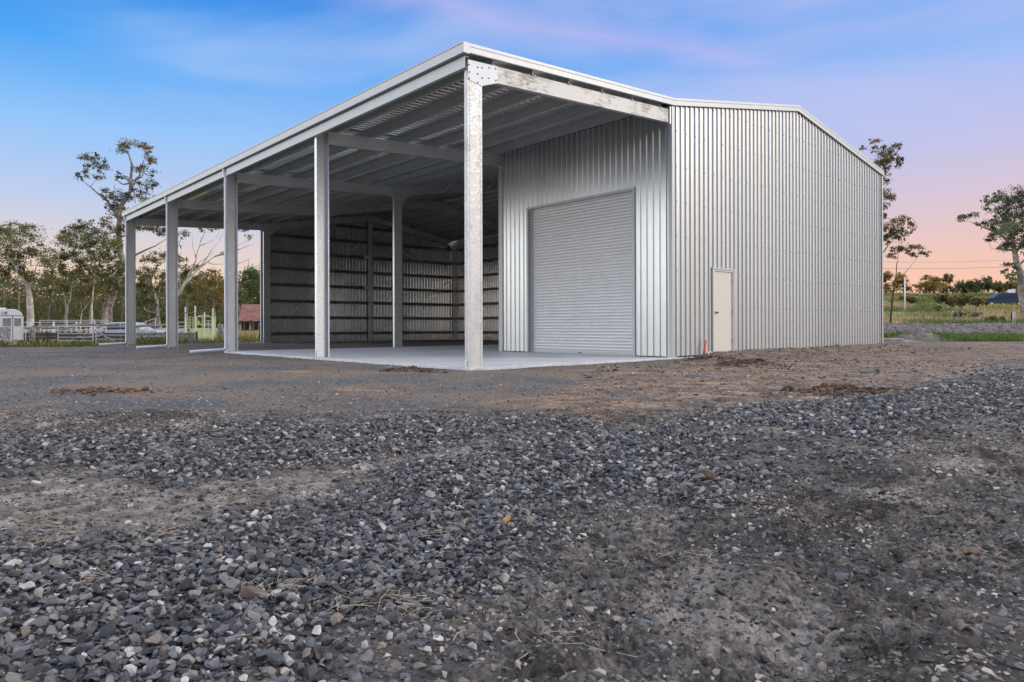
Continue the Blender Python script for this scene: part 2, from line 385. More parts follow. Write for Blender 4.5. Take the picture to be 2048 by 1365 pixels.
# ground: colour from where gravel, dust, brown clay or grass lies, with fine procedural detail
m, t, b = newmat('yard_ground'); v = objvec(t)
def att(n_):
    a = nd(t, 'ShaderNodeAttribute', attribute_name=n_); return a.outputs['Fac']
vo = nd(t, 'ShaderNodeTexVoronoi'); vo.inputs['Scale'].default_value = 34; lk(t, v, vo.inputs['Vector'])
vs = nd(t, 'ShaderNodeSeparateColor'); lk(t, vo.outputs['Color'], vs.inputs[0])
vo2 = nd(t, 'ShaderNodeTexVoronoi'); vo2.inputs['Scale'].default_value = 95; lk(t, v, vo2.inputs['Vector'])
vs2 = nd(t, 'ShaderNodeSeparateColor'); lk(t, vo2.outputs['Color'], vs2.inputs[0])
fine = ramp(t, [(0, (.035, .035, .036)), (.55, (.085, .083, .082)), (.85, (.16, .152, .142)), (1, (.46, .44, .41))], vs.outputs[0]).outputs[0]
fine = mix(t, .5, fine, ramp(t, [(0, (.035, .035, .036)), (.75, (.115, .111, .107)), (1, (.46, .44, .41))], vs2.outputs[0]).outputs[0])
big = noise(t, .45, 5, .6, v, .3)
fine = mix(t, ramp(t, [(.42, (0, 0, 0)), (.58, (.62,)*3)], big).outputs[0], fine, (.27, .19, .13))
mudn = math_(t, 'ADD', math_(t, 'MULTIPLY', noise(t, 2.0, 3, .6, v, .6), .45), math_(t, 'MULTIPLY', noise(t, 11, 9, .75, v, .8), .55))
mud = ramp(t, [(.40, (.036, .029, .023)), (.47, (.105, .085, .068)), (.52, (.31, .255, .205)), (.59, (.70, .60, .51))], mudn).outputs[0]
mud = mix(t, .5, mud, ramp(t, [(.36, (.045, .041, .038)), (.49, (.15, .136, .122)), (.62, (.52, .48, .44))], noise(t, 48, 9, .85, v, .5)).outputs[0])
ck = nd(t, 'ShaderNodeTexVoronoi', feature='DISTANCE_TO_EDGE'); ck.inputs['Scale'].default_value = 9
dv = nd(t, 'ShaderNodeVectorMath', operation='ADD'); lk(t, v, dv.inputs[0]); nz = nd(t, 'ShaderNodeTexNoise'); nz.inputs['Scale'].default_value = 9; nz.inputs['Detail'].default_value = 5; lk(t, v, nz.inputs['Vector'])
sc_ = nd(t, 'ShaderNodeVectorMath', operation='SCALE'); lk(t, nz.outputs['Color'], sc_.inputs[0]); sc_.inputs['Scale'].default_value = .16; lk(t, sc_.outputs[0], dv.inputs[1]); lk(t, dv.outputs[0], ck.inputs['Vector'])
crk = ramp(t, [(0, (0, 0, 0)), (.045, (1, 1, 1))], ck.outputs['Distance']).outputs[0]
mud = mix(t, 1, mud, mix(t, .55, (1, 1, 1), crk), 'MULTIPLY')
dust = ramp(t, [(.36, (.10, .082, .068)), (.48, (.25, .205, .17)), (.55, (.38, .32, .27)), (.66, (.60, .53, .46))], noise(t, 7, 9, .78, v, .4)).outputs[0]
brown = ramp(t, [(.36, (.06, .044, .034)), (.46, (.17, .115, .078)), (.54, (.33, .22, .14)), (.66, (.50, .38, .27))], noise(t, 2.6, 10, .78, v, .5)).outputs[0]
grass = ramp(t, [(.3, (.05, .07, .02)), (.7, (.13, .17, .05))], noise(t, 1.2, 6, .7, v)).outputs[0]
dry = ramp(t, [(.3, (.14, .15, .05)), (.7, (.38, .29, .15))], noise(t, .35, 7, .7, v)).outputs[0]
berm = ramp(t, [(.3, (.10, .088, .085)), (.7, (.27, .23, .22))], noise(t, 2.0, 7, .7, v)).outputs[0]
mud = mix(t, 1, mud, ramp(t, [(.40, (.42, .40, .38)), (.52, (1, 1, 1))], noise(t, 2.2, 6, .7, v, .8)).outputs[0], 'MULTIPLY')
c = mix(t, att('mud'), fine, mud); c = mix(t, att('dust'), c, dust); c = mix(t, math_(t, 'MULTIPLY', att('brown'), ramp(t, [(.40, (.1,)*3), (.52, (1,)*3)], noise(t, .9, 8, .72, v, .6)).outputs[0]), c, brown)
c = mix(t, math_(t, 'MULTIPLY', att('stone'), .7), c, (.042, .040, .042))
c = mix(t, att('dry'), c, dry); c = mix(t, att('grass'), c, grass); c = mix(t, att('berm'), c, berm)
lk(t, c, b.inputs['Base Color']); b.inputs['Roughness'].default_value = .92
hgt = math_(t, 'ADD', math_(t, 'MULTIPLY', vo.outputs['Distance'], -.6), math_(t, 'MULTIPLY', noise(t, 22, 8, .75, v), 1.6))
hgt = math_(t, 'ADD', hgt, math_(t, 'MULTIPLY', noise(t, 75, 6, .85, v), 1.3))
bump(t, hgt, .75, .02, b)
M['ground'] = m

def attrmat(name, stops, rough=.85, transl=0, bmp=0, nscale=30):
    m, t, b = newmat(name)
    a = nd(t, 'ShaderNodeAttribute', attribute_name='rnd')
    c = ramp(t, stops, a.outputs['Fac']).outputs[0]
    if bmp:
        v = objvec(t); n = noise(t, nscale, 6, .7, v)
        c = mix(t, .6, c, mix(t, 1, c, ramp(t, [(.3, (.45,)*3), (.7, (1.35,)*3)], n).outputs[0], 'MULTIPLY'))
        bump(t, noise(t, nscale*2.5, 5, .7, v), .7, bmp, b)
    lk(t, c, b.inputs['Base Color']); b.inputs['Roughness'].default_value = rough; b.inputs['Specular IOR Level'].default_value = .3
    if transl:
        tr = nd(t, 'ShaderNodeBsdfTranslucent'); lk(t, c, tr.inputs[0]); ms = nd(t, 'ShaderNodeMixShader'); ms.inputs[0].default_value = transl
        o = [n for n in t.nodes if n.type == 'OUTPUT_MATERIAL'][0]
        lk(t, b.outputs[0], ms.inputs[1]); lk(t, tr.outputs[0], ms.inputs[2]); lk(t, ms.outputs[0], o.inputs[0])
    return m
M['stone'] = attrmat('crushed_basalt', [(0, (.045, .045, .047)), (.3, (.095, .095, .098)), (.58, (.155, .154, .156)), (.78, (.235, .228, .22)), (.88, (.22, .17, .13)), (.94, (.38, .36, .33)), (1, (.58, .55, .51))], .75, 0, .004)
M['clod'] = attrmat('mud_clod', [(0, (.034, .028, .024)), (.5, (.10, .083, .069)), (.82, (.27, .225, .185)), (1, (.56, .48, .41))], .95, 0, .005, 22)
M['claylump'] = attrmat('clay_clod', [(0, (.08, .05, .035)), (.7, (.15, .095, .065)), (1, (.24, .16, .11))], .95, 0, .005, 22)
M['straw'] = attrmat('dry_straw', [(0, (.20, .16, .11)), (1, (.46, .38, .27))], .8)
M['leaf'] = attrmat('gum_leaves', [(0, (.055, .062, .022)), (.4, (.13, .138, .045)), (.7, (.22, .21, .07)), (.9, (.32, .27, .09)), (1, (.42, .24, .07))], .55, .5)
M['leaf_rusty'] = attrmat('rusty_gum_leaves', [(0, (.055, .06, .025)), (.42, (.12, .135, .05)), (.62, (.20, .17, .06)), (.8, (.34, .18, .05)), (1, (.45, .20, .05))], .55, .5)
M['leaf_amber_lit'] = attrmat('amber_lit_leaves', [(0, (.07, .08, .025)), (.35, (.16, .16, .045)), (.65, (.36, .22, .05)), (1, (.55, .29, .06))], .55, .5)  # orange sunset light put into the leaf colour
M['leaf_dark'] = attrmat('dark_scrub_leaves', [(0, (.05, .055, .022)), (.5, (.13, .13, .045)), (.8, (.24, .20, .07)), (1, (.38, .24, .07))], .6, .45)
M['leaf_green'] = attrmat('fresh_green_leaves', [(0, (.04, .07, .02)), (.5, (.08, .13, .04)), (1, (.16, .22, .06))], .6, .4)
M['leaf_grey'] = attrmat('grey_green_leaves', [(0, (.06, .08, .045)), (.5, (.12, .15, .075)), (1, (.20, .24, .11))], .55, .5)
M['grass'] = attrmat('green_grass_blades', [(0, (.07, .11, .022)), (.6, (.13, .20, .045)), (1, (.24, .29, .09))], .7, .4)
M['weed'] = attrmat('weed_blades', [(0, (.07, .085, .025)), (.5, (.15, .17, .04)), (.8, (.26, .25, .07)), (1, (.36, .30, .13))], .7, .4)
M['drygrass'] = attrmat('dry_grass_blades', [(0, (.13, .17, .045)), (.35, (.25, .25, .08)), (.75, (.44, .33, .16)), (1, (.60, .46, .27))], .8, .35)

# ================================================================== ground mesh
def build_ground():
    r = np.concatenate([[.25, .5], np.geomspace(.85, 9, 400), np.geomspace(9.1, 60, 230), np.geomspace(61, 900, 90)])
    f0 = math.atan2(FW[1], FW[0]); half = math.radians(46)
    a = np.concatenate([np.linspace(-half, half, 620), np.linspace(half, 2*math.pi-half, 92)[1:-1]])
    R, A = np.meshgrid(r, a, indexing='ij'); x = CAM[0]+R*np.cos(A+f0); y = CAM[1]+R*np.sin(A+f0)
    x = x.ravel(); y = y.ravel(); dep, lat = axes(x, y); ang = lat/np.maximum(dep, .5)
    z = height(x, y)
    st = zone(STONE, x, y, .36, .5)*(.3+.7*sst(.33, .50, fbm(x*1.3+7, y*1.3, 4))); st2 = zone(STONE2, x, y, .15); st = np.maximum(st, st2*.8)
    du = zone(DUST, x, y, .35, .5)*(1-st); br = zone(BROWN, x, y, .55, .6, .8)*(1-st)
    fg = sst(6.9, 5.6, dep+.9*lat*0)   # churned soil of the foreground
    rightmud = sst(.1, .35, ang)*sst(16, 11, dep)
    mud = np.maximum(fg, rightmud)*(1-st*.7)
    for mx, my, a_, b2, hh in MND[:3]:
        q = ((x-mx)*RT[0]+(y-my)*RT[1])/a_; w = ((x-mx)*FW[0]+(y-my)*FW[1])/b2; mk = np.exp(-(q*q+w*w)*.7)
        mud = np.maximum(mud, mk); br = br*(1-.8*mk)
    # foreground relief
    nearw = sst(14, 4, dep)
    rough = mud*(1-st)*(1-.75*du)
    z = z+nearw*rough*((fbm(x*3.2, y*3.2, 7, .68)-.5)*.12+(np.abs(fbm(x*11, y*11, 4, .6)-.5))*-.06)
    z = z+nearw*((fbm(x*9, y*9, 4, .6)-.5)*.018)+sst(9, 3, dep)*rough*((1-np.abs(2*fbm(x*17, y*17, 3, .6)-1))-.75)*.034
    # wheel ruts in the mud, running away from the camera
    for u0, u1, dp in ((1180, 1420, .022), (1600, 1640, .02)):
        p0 = np.array(gxy(u0, 1.3)); p1 = np.array(gxy(u1, 5.0)); d = (p1-p0)/np.linalg.norm(p1-p0)
        q = (x-p0[0])*d[1]-(y-p0[1])*d[0]+(fbm(x*1.5, y*1.5, 3)-.5)*.2
        al = (x-p0[0])*d[0]+(y-p0[1])*d[1]
        z = z-dp*np.exp(-(q/.09)**2)*sst(4.2, 2.5, al)*(al > -2)*(1-st)
    z = z+st*nearw*.012
    # keep the soil below the slab
    und = (x > -.02) & (x < 17.9) & (y > -.02) & (y < 12.15); z = np.where(und, np.minimum(z, -.08), z)
    rgt = sst(.12, .3, ang)
    n1 = fbm(x*.15, y*.15, 4)
    gr = np.maximum(sst(30, 31.5, dep+(n1-.5)*3)*rgt*(1-sst(39.6, 40.6, dep)), sst(29, 31, dep+(n1-.5)*4)*(1-rgt)*(1-sst(34, 37, dep)))*(ang > -1.2)
    bm = sst(40, 40.6, dep)*sst(46.5, 45.5, dep)*rgt*(dep > 0)
    dry = np.maximum(sst(45.5, 46.5, dep)*rgt, sst(34, 37, dep)*(1-rgt)*1.0); dry = np.maximum(dry, sst(30, 50, R.ravel())*(dep < 5))
    ins_ = (x > -1.2) & (x < 17.8) & (y > -.5) & (y < 24.6); dry = dry*(~ins_); gr = gr*(~ins_)
    for mx, my, a_, b2, hh in MND[:2]:
        q2 = ((x-mx)*RT[0]+(y-my)*RT[1])/a_; w = ((x-mx)*FW[0]+(y-my)*FW[1])/b2; gr = gr*(1-np.exp(-(q2*q2+w*w)*.5))
    # dark ballast line of the railway and the road shoulder
    rail = np.exp(-((dep-58)/1.2)**2)*rgt; rd = np.exp(-((dep-89)/2.2)**2)*rgt
    stv = np.maximum(st, np.maximum(rail, rd)*.9); dry = dry*(1-np.maximum(rail, rd))
    du = np.maximum(du, 0)
    na, nr = len(a), len(r); idx = np.arange(nr*na).reshape(nr, na)
    q = np.stack([idx[:-1], idx[1:], np.roll(idx[1:], -1, 1), np.roll(idx[:-1], -1, 1)], -1).reshape(-1, 4)
    V = np.stack([x, y, z], 1)
    # centre fan (as quads are required, close with a degenerate-free tiny ring of quads)
    c = len(V); V = np.vstack([V, [[CAM[0], CAM[1], float(z[:na].mean())]]])
    pad = lambda arr: np.append(arr, arr[0])
    me = npmesh('ground', V, q, 4, None, False, dict(stone=pad(stv), mud=pad(mud), dust=pad(du), brown=pad(br), grass=pad(gr), berm=pad(bm), dry=pad(dry)))
    o = link('ground', me, None, M['ground']); tag(o, kind='structure')
    return R, z.reshape(nr, na), x.reshape(nr, na), y.reshape(nr, na)
_g = build_ground()
# quick height lookup on the finished ground (log-polar grid)
_gr = np.log(_g[0][:, 0]); _na = _g[1].shape[1]
_f0 = math.atan2(FW[1], FW[0]); _half = math.radians(46)
def gz(x, y):
    x = np.atleast_1d(np.asarray(x, float)); y = np.atleast_1d(np.asarray(y, float))
    r = np.hypot(x-CAM[0], y-CAM[1]); a = (np.arctan2(y-CAM[1], x-CAM[0])-_f0+math.pi) % (2*math.pi)-math.pi
    i = np.interp(np.log(np.maximum(r, .26)), _gr, np.arange(len(_gr)))
    j = (np.clip(a, -_half, _half)+_half)/(2*_half)*619
    i0 = np.clip(i.astype(int), 0, len(_gr)-2); j0 = np.clip(j.astype(int), 0, 618); fi = i-i0; fj = j-j0; Z = _g[1]
    z = (Z[i0, j0]*(1-fi)+Z[i0+1, j0]*fi)*(1-fj)+(Z[i0, j0+1]*(1-fi)+Z[i0+1, j0+1]*fi)*fj
    return np.where(np.abs(a) > _half, height(x, y), z)
def gz1(x, y): return float(gz(x, y)[0])

# ================================================================== loose stones
import bmesh
def hull(seed, n=13, flat=.52, cut=0):
    g = np.random.default_rng(seed); p = g.normal(size=(n, 3)); p /= np.linalg.norm(p, axis=1)[:, None]
    p *= g.uniform(.72, 1.05, (n, 1)); p *= np.array([1, g.uniform(.6, .95), flat*g.uniform(.75, 1.2)])
    bm = bmesh.new(); vs = [bm.verts.new(q) for q in p]; bmesh.ops.convex_hull(bm, input=vs)
    for v_ in [v_ for v_ in bm.verts if not v_.link_faces]: bm.verts.remove(v_)
    if cut:
        bmesh.ops.bevel(bm, geom=bm.edges[:], offset=cut, segments=1, affect='EDGES')
    bmesh.ops.triangulate(bm, faces=bm.faces[:]); bm.verts.index_update()
    V = np.array([v_.co[:] for v_ in bm.verts]); F = np.array([[v_.index for v_ in f.verts] for f in bm.faces]); bm.free(); return V, F
HULLS = [hull(i) for i in range(14)]
HULLB = [hull(50+i, 13, .55, .035) for i in range(8)]
def rots(n, tilt=.35):
    a = rng.uniform(0, 2*math.pi, n); tx = rng.normal(0, tilt, n); ty = rng.normal(0, tilt, n)
    ca, sa = np.cos(a), np.sin(a); cx_, sx = np.cos(tx), np.sin(tx); cy_, sy = np.cos(ty), np.sin(ty)
    Z = np.zeros(n); O = np.ones(n)
    Rz = np.array([[ca, -sa, Z], [sa, ca, Z], [Z, Z, O]]); Rx = np.array([[O, Z, Z], [Z, cx_, -sx], [Z, sx, cx_]]); Ry = np.array([[cy_, Z, sy], [Z, O, Z], [-sy, Z, cy_]])
    return np.einsum('ijn,jkn,kln->nil', Rx, Ry, Rz)
def scatter(P, size, bases, tilt=.35, rnd=None):
    n = len(P); R = rots(n, tilt); pick = rng.integers(0, len(bases), n); Vs = []; Fs = []; As = []; off = 0
    rnd = rng.random(n) if rnd is None else rnd
    for k, (V, F) in enumerate(bases):
        ii = np.where(pick == k)[0]
        if not len(ii): continue
        W_ = np.einsum('nij,vj->nvi', R[ii], V)*size[ii][:, None, None]+P[ii][:, None, :]
        FF = F[None]+(off+np.arange(len(ii))*len(V))[:, None, None]
        Vs.append(W_.reshape(-1, 3)); Fs.append(FF.reshape(-1, 3)); As.append(np.repeat(rnd[ii], len(F))); off += len(ii)*len(V)
    return np.vstack(Vs), np.vstack(Fs), np.concatenate(As)
def fan_grid(d0, d1, s, margin=1.22):
    """jittered square grid of ground points covering the view wedge between depths d0 and d1"""
    xs = np.arange(-d1*.92, d1*.92, s); ys = np.arange(d0, d1, s); X, Y = np.meshgrid(xs, ys); X = X.ravel(); Y = Y.ravel()
    X = X+rng.uniform(-.5, .5, X.size)*s; Y = Y+rng.uniform(-.5, .5, Y.size)*s
    k = np.abs(X) < Y*.735*margin+.15; X = X[k]; Y = Y[k]
    return CAM[0]+Y*FW[0]+X*RT[0], CAM[1]+Y*FW[1]+X*RT[1], Y
def stones():
    Vs = []; Fs = []; As = []; off = 0
    def put(x, y, size, lift, bases, tilt, rnd=None):
        nonlocal off
        if not len(x): return
        z = gz(x, y)+lift*size
        V, F, A = scatter(np.stack([x, y, z], 1), size, bases, tilt, rnd); Vs.append(V); Fs.append(F+off); As.append(A); off += len(V)
    def rsize(n, a): return a*np.exp(rng.normal(0, .38, n)).clip(.45, 1.9)
    # near field: bevelled stones, two layers
    for d0, d1, s, base_ in ((1.2, 2.4, .0185, HULLB), (2.4, 4.2, .0200, HULLS), (4.2, 6.6, .0235, HULLS)):
        for layer in (0, 1):
            x, y, dd = fan_grid(d0, d1, s if layer == 0 else s*1.5)
            lt = axes(x, y)[1]/dd; pt_ = sst(.33, .50, fbm(x*1.3+7, y*1.3, 4)); m_ = zone(STONE, x, y, .36, .5)*(1-(.35+.45*sst(.1, .4, lt))*(1-pt_)); k = rng.random(len(x)) < m_*(.97 if layer == 0 else .75); x = x[k]; y = y[k]
            put(x, y, rsize(len(x), (.0132 if layer == 0 else .0142)*(1 if d0 < 2 else 1.05 if d0 < 4 else 1.2)), .2 if layer == 0 else .8, base_, .4)
    x, y, dd = fan_grid(6.6, 16, .040); m_ = zone(STONE, x, y, .4, .5); k = rng.random(len(x)) < m_*.8; put(x[k], y[k], rsize(k.sum(), .0195), .4, HULLS, .4)
    x, y, dd = fan_grid(1.2, 3.4, .015); m_ = zone(STONE, x, y, .36, .5); k = rng.random(len(x)) < .18+m_*.5; put(x[k], y[k], rsize(k.sum(), .0062), .5, HULLS[:8], .4)
    # sparse stones trodden into soil
    x, y, dd = fan_grid(1.2, 6.2, .04); m_ = zone(STONE, x, y, .12); m2 = zone(STONE2, x, y, .15); cl = sst(.46, .66, fbm(x*1.1, y*1.1, 4))
    k = rng.random(len(x)) < (1-m_)*(.10+.34*cl*cl+.75*m2); put(x[k], y[k], rsize(k.sum(), .0135), .05, HULLS, .35)
    # fine crushed gravel of the pad
    x, y, dd = fan_grid(5.0, 9.0, .075); m_ = zone(STONE, x, y, .12); k = rng.random(len(x)) < (1-m_)*.5; put(x[k], y[k], rsize(k.sum(), .011), .3, HULLS[:6], .3, rng.random(k.sum())**.7)
    x, y, dd = fan_grid(9.0, 22.0, .16); ok = ~((x > -.1) & (y > -.1)); k = (rng.random(len(x)) < .5) & ok; put(x[k], y[k], rsize(k.sum(), .013), .3, HULLS[:6], .3, .3+.7*rng.random(k.sum()))
    me = npmesh('gravel', np.vstack(Vs), np.vstack(Fs), 3, np.concatenate(As))
    tag(link('gravel', me, None, M['stone']), 'loose crushed grey rock strewn over the yard in front of the shed', 'gravel', kind='stuff')
stones()
def clods():
    x, y, dd = fan_grid(1.2, 6.5, .021); m_ = np.maximum(zone(STONE, x, y, .1), .75*zone(DUST, x, y, .2)); cl = sst(.42, .62, fbm(x*1.7+30, y*1.7, 4))
    k = rng.random(len(x)) < (1-m_)*(.34+.62*cl*cl); x, y = x[k], y[k]; sz = .0088*np.exp(rng.normal(0, .45, len(x))).clip(.4, 2.6)
    V, F, A = scatter(np.stack([x, y, gz(x, y)+sz*.1], 1), sz, HULLS, .3, rng.random(len(x))*.6+.4*sst(.4, .6, fbm(x*2, y*2, 3)))
    x, y, dd = fan_grid(6.5, 15, .11); k = (rng.random(len(x)) < .35*(1-zone(STONE, x, y, .1)))*(axes(x, y)[1] > dd*.1); k = k & ~((x > -.1) & (y > -.1)); x, y = x[k], y[k]; sz = .022*np.exp(rng.normal(0, .4, len(x)))
    V2, F2, A2 = scatter(np.stack([x, y, gz(x, y)], 1), sz, HULLS[:6], .3)
    me = npmesh('mud_clods', np.vstack([V, V2]), np.vstack([F, F2+len(V)]), 3, np.concatenate([A, A2]))
    tag(link('mud_clods', me, None, M['clod']), 'crumbled dark clods of dried mud in the churned foreground soil', 'soil clods', kind='stuff')
clods()
def bank():
    n = 6500; u = rng.uniform(1745, 2300, n); dd = rng.uniform(40.5, 46, n); k = (u-1024)/FPX; x = CAM[0]+dd*(FW[0]+RT[0]*k); y = CAM[1]+dd*(FW[1]+RT[1]*k); sz = .038*np.exp(rng.normal(0, .5, n))
    V, F, A = scatter(np.stack([x, y, gz(x, y)], 1), sz, HULLS, .4, .4+.6*rng.random(n))
    tag(link('soil_lumps', npmesh('soil_lumps', V, F, 3, A), None, M['clod']), 'lumps of grey soil on the bank behind the green grass', 'soil clods', kind='stuff')
bank()
def clay():
    P = []; sz = []
    for (mx, my, a, b_, hh), n in zip(MND, (1300, 300, 420, 420, 160, 200, 260)):
        q = rng.normal(0, .55, (n, 2)); x = mx+q[:, 0]*a*RT[0]+q[:, 1]*b_*FW[0]; y = my+q[:, 0]*a*RT[1]+q[:, 1]*b_*FW[1]
        k = ~((x > -.1) & (y > -.12)); x, y = x[k], y[k]
        P.append(np.stack([x, y, gz(x, y)+.01], 1)); sz.append(.026*np.exp(rng.normal(0, .45, len(x))))
    x = rng.uniform(6.2, 18.5, 900); y = -rng.random(900)**1.6*3.2-.12; P.append(np.stack([x, y, gz(x, y)], 1)); sz.append(.025*np.exp(rng.normal(0, .4, 900)))
    V, F, A = scatter(np.vstack(P), np.concatenate(sz), HULLS, .4)
    tag(link('clay_clods', npmesh('clay_clods', V, F, 3, A), None, M['claylump']), 'brown clay clods heaped beside the slab and the gable wall', 'clay clods', kind='stuff')
clay()
def straw():
    n = 1500; bx, by, dd = fan_grid(1.3, 8, .06); cl = sst(.5, .7, fbm(bx*.9+11, by*.9+3, 4))*(1-.55*zone(STONE, bx, by, .1)); k = rng.random(len(bx)) < cl*.16
    x, y = bx[k], by[k]; tufts = [gnd(u, v) for u, v in ((810, 1195), (1130, 1275), (160, 1150), (330, 1060), (80, 1075), (880, 1060), (60, 1030), (1280, 815), (1460, 815), (560, 1160), (700, 1190), (1380, 1090))]
    for tx, ty in tufts: x = np.append(x, tx+rng.normal(0, .05, 26)); y = np.append(y, ty+rng.normal(0, .05, 26))
    n = len(x); a = rng.uniform(0, math.pi, n); L = rng.uniform(.008, .036, n); w = rng.uniform(.0006, .0013, n); z = gz(x, y)+.022
    dx, dy = np.cos(a), np.sin(a); dz = rng.normal(0, .22, n)
    p0 = np.stack([x-dx*L, y-dy*L, z-dz*L], 1); p1 = np.stack([x+dx*L, y+dy*L, z+dz*L], 1); pm = (p0+p1)/2+np.stack([-dy, dx, dz*0+.4], 1)*(L*.25)[:, None]
    s = np.stack([-dy*w, dx*w, w*0], 1); u_ = np.array([0, 0, 1])*w[:, None]*1.5
    V = np.stack([p0-s, p0+s, p0+u_, pm-s, pm+s, pm+u_, p1-s, p1+s, p1+u_], 1).reshape(-1, 3)
    f = np.array([[0,1,4,3],[1,2,5,4],[2,0,3,5],[3,4,7,6],[4,5,8,7],[5,3,6,8]]); F = (f[None]+9*np.arange(n)[:, None, None]).reshape(-1, 4)
    tag(link('dry_straw', npmesh('dry_straw', V, F, 4, np.repeat(rng.random(n), 6)), None, M['straw']), 'bits of dry straw and twigs scattered on the stones', 'straw', kind='stuff')
straw()
def rock(name, u, v, size, mat, label, seed, cat='rock', sq=(1, 1, 1), sink=.3):
    x, y = gnd(u, v, -.02); V, F = hull(seed, 22, .8, .05); V = V*np.array(sq)*size
    a = seed; c_, s_ = math.cos(a), math.sin(a); V = V@np.array([[c_, s_, 0], [-s_, c_, 0], [0, 0, 1]])
    V = V+np.array([x, y, gz1(x, y)+size*sq[2]*sink])
    o = link(name, npmesh(name, V, F, 3, np.full(len(F), .6)), None, mat); tag(o, label, cat); return o
rock('rock', 1012, 1036, .038, plain('ochre_rock', (.42, .22, .06), .8, .25, 30, bmp=.003), 'ochre yellow stone lying where the gravel meets the mud', 101, sq=(1.2, .8, .65))
rock('rock', 1412, 957, .060, plain('brown_lump_rock', (.13, .088, .058), .9, .4, 25, bmp=.006), 'brown lump of rock, the largest, at the edge of the dark gravel', 102, sq=(1.2, .8, .95))
rock('rock', 1940, 1090, .034, plain('tan_rock', (.20, .13, .09), .9, .25, 25, bmp=.004), 'tan rounded stone half sunk in the mud at the right', 103, sq=(1.2, 1, .7))
rock('rock', 1680, 1137, .036, plain('grey_rock', (.10, .10, .105), .85, .25, 25, bmp=.004), 'smooth grey stone in the mud below the tan one', 104, sq=(1.2, 1, .6))
rock('rock', 1292, 1208, .036, plain('blue_grey_rock', (.12, .14, .16), .8, .2, 25, bmp=.004), 'flat blue-grey stone standing out in the right foreground mud', 105, sq=(1.2, .8, .5))
rock('rock', 500, 1190, .030, plain('brown_grey_rock', (.16, .12, .095), .85, .25, 25, bmp=.004), 'brownish block larger than the gravel around it', 106, sq=(1, .9, .9), sink=.8)

# ================================================================== the shed
A_, B_, MID, LEN, BAY = 5.92, 17.66, 11.79, 24.0, 6.0
ZA, ZR, ZL = 5.97, 6.99, 5.68
def rz(x):       # top of flashing line
    if x <= A_: return ZL+(x+.13)/(A_+.13)*(ZA-ZL)
    if x <= MID: return ZA+(x-A_)/(MID-A_)*(ZR-ZA)
    return ZR-(x-MID)/(B_-MID)*(ZR-ZA)
def rdir(x0, x1): d = Vector((x1-x0, 0, rz(x1)-rz(x0))).normalized(); return d, Vector((-d.z, 0, d.x))
slab = MB().box(0-.02, B_-.02, -.06, 12.12, -.18, 0).build('concrete_slab', M['concrete'], bevel=.01); tag(slab, kind='structure')

shed = empty('farm_shed', (A_, 0, 0), 'large new galvanised farm shed with corrugated walls, open bays and a lean-to roof', 'shed')
def ribs(u0, u1, pitch=.19, h=.029, phase=0.0, prof=None):
    prof = prof or ((0, 0), (.112, 0), (.130, 1), (.168, 1), (.186, 0))
    us = []; k = math.floor((u0-phase)/pitch)-1
    while phase+k*pitch < u1+pitch:
        for a, b_ in prof: us.append((phase+k*pitch+a, b_*h))
        k += 1
    out = []
    ux = [a for a, _ in us]; uz = [b_ for _, b_ in us]
    f = lambda q: float(np.interp(q, ux, uz))
    out = [(u0, f(u0))]+[(a, b_) for a, b_ in us if u0+1e-4 < a < u1-1e-4]+[(u1, f(u1))]
    return out
def sheet(mb, o, U, V, N, u0, u1, vlo, vhi, phase=0.0, pitch=.19, h=.029, prof=None, thick=.0012):
    o, U, V, N = map(Vector, (o, U, V, N)); pts = ribs(u0, u1, pitch, h, phase, prof)
    fl = vlo if callable(vlo) else (lambda q: vlo); fh = vhi if callable(vhi) else (lambda q: vhi)
    vs = []; fs = []
    for a, hh in pts:
        vs += [o+U*a+V*fl(a)+N*hh, o+U*a+V*fh(a)+N*hh, o+U*a+V*fl(a)+N*(hh-thick), o+U*a+V*fh(a)+N*(hh-thick)]
    for i in range(len(pts)-1):
        a = 4*i; b_ = a+4; fs += [(a, b_, b_+1, a+1), (a+2, a+3, b_+3, b_+2), (a, a+2, b_+2, b_), (a+1, b_+1, b_+3, a+3)]
    mb.add(vs, fs)
def screws(mb, pts, N, r=.010):
    N = Vector(N)
    for p in pts:
        p = Vector(p); t_ = Vector((0, 0, 1)); s_ = N.cross(t_)
        vs = [p+s_*a*r+t_*b_*r for a, b_ in ((-1,-1),(1,-1),(1,1),(-1,1))]; vs += [q+N*.006 for q in vs]
        mb.add(vs, [(4,5,6,7),(0,1,5,4),(1,2,6,5),(2,3,7,6),(3,0,4,7)])
GZ = [.38, 1.19, 2.0, 2.81, 3.62, 4.43, 5.24, 6.02]
# front gable wall, facing -Y
gw = MB(); pd0, pd1, pdz = 7.56, 8.45, 2.12; top = lambda q: rz(q)-.10
sheet(gw, (0, -.012, 0), (1, 0, 0), (0, 0, 1), (0, -1, 0), A_+.03, pd0-.03, .03, top, A_)
sheet(gw, (0, -.012, 0), (1, 0, 0), (0, 0, 1), (0, -1, 0), pd0-.03, pd1+.03, pdz+.03, top, A_)
sheet(gw, (0, -.012, 0), (1, 0, 0), (0, 0, 1), (0, -1, 0), pd1+.03, B_-.02, .03, top, A_)
_ns = len(gw.f)
for zz in GZ:
    k = 0
    while A_+k*.19 < B_:
        xx = A_+k*.19+.149; k += 1
        if zz < top(min(xx, B_))-.05 and xx < B_-.05 and not (pd0-.05 < xx < pd1+.05 and zz < 2.2) and k % 2: screws(gw, [(xx, -.042, zz)], (0, -1, 0))
gwo = gw.build('gable_wall', [M['clad'], M['screw']], shed)
for f_ in gwo.data.polygons[_ns:]: f_.material_index = 1
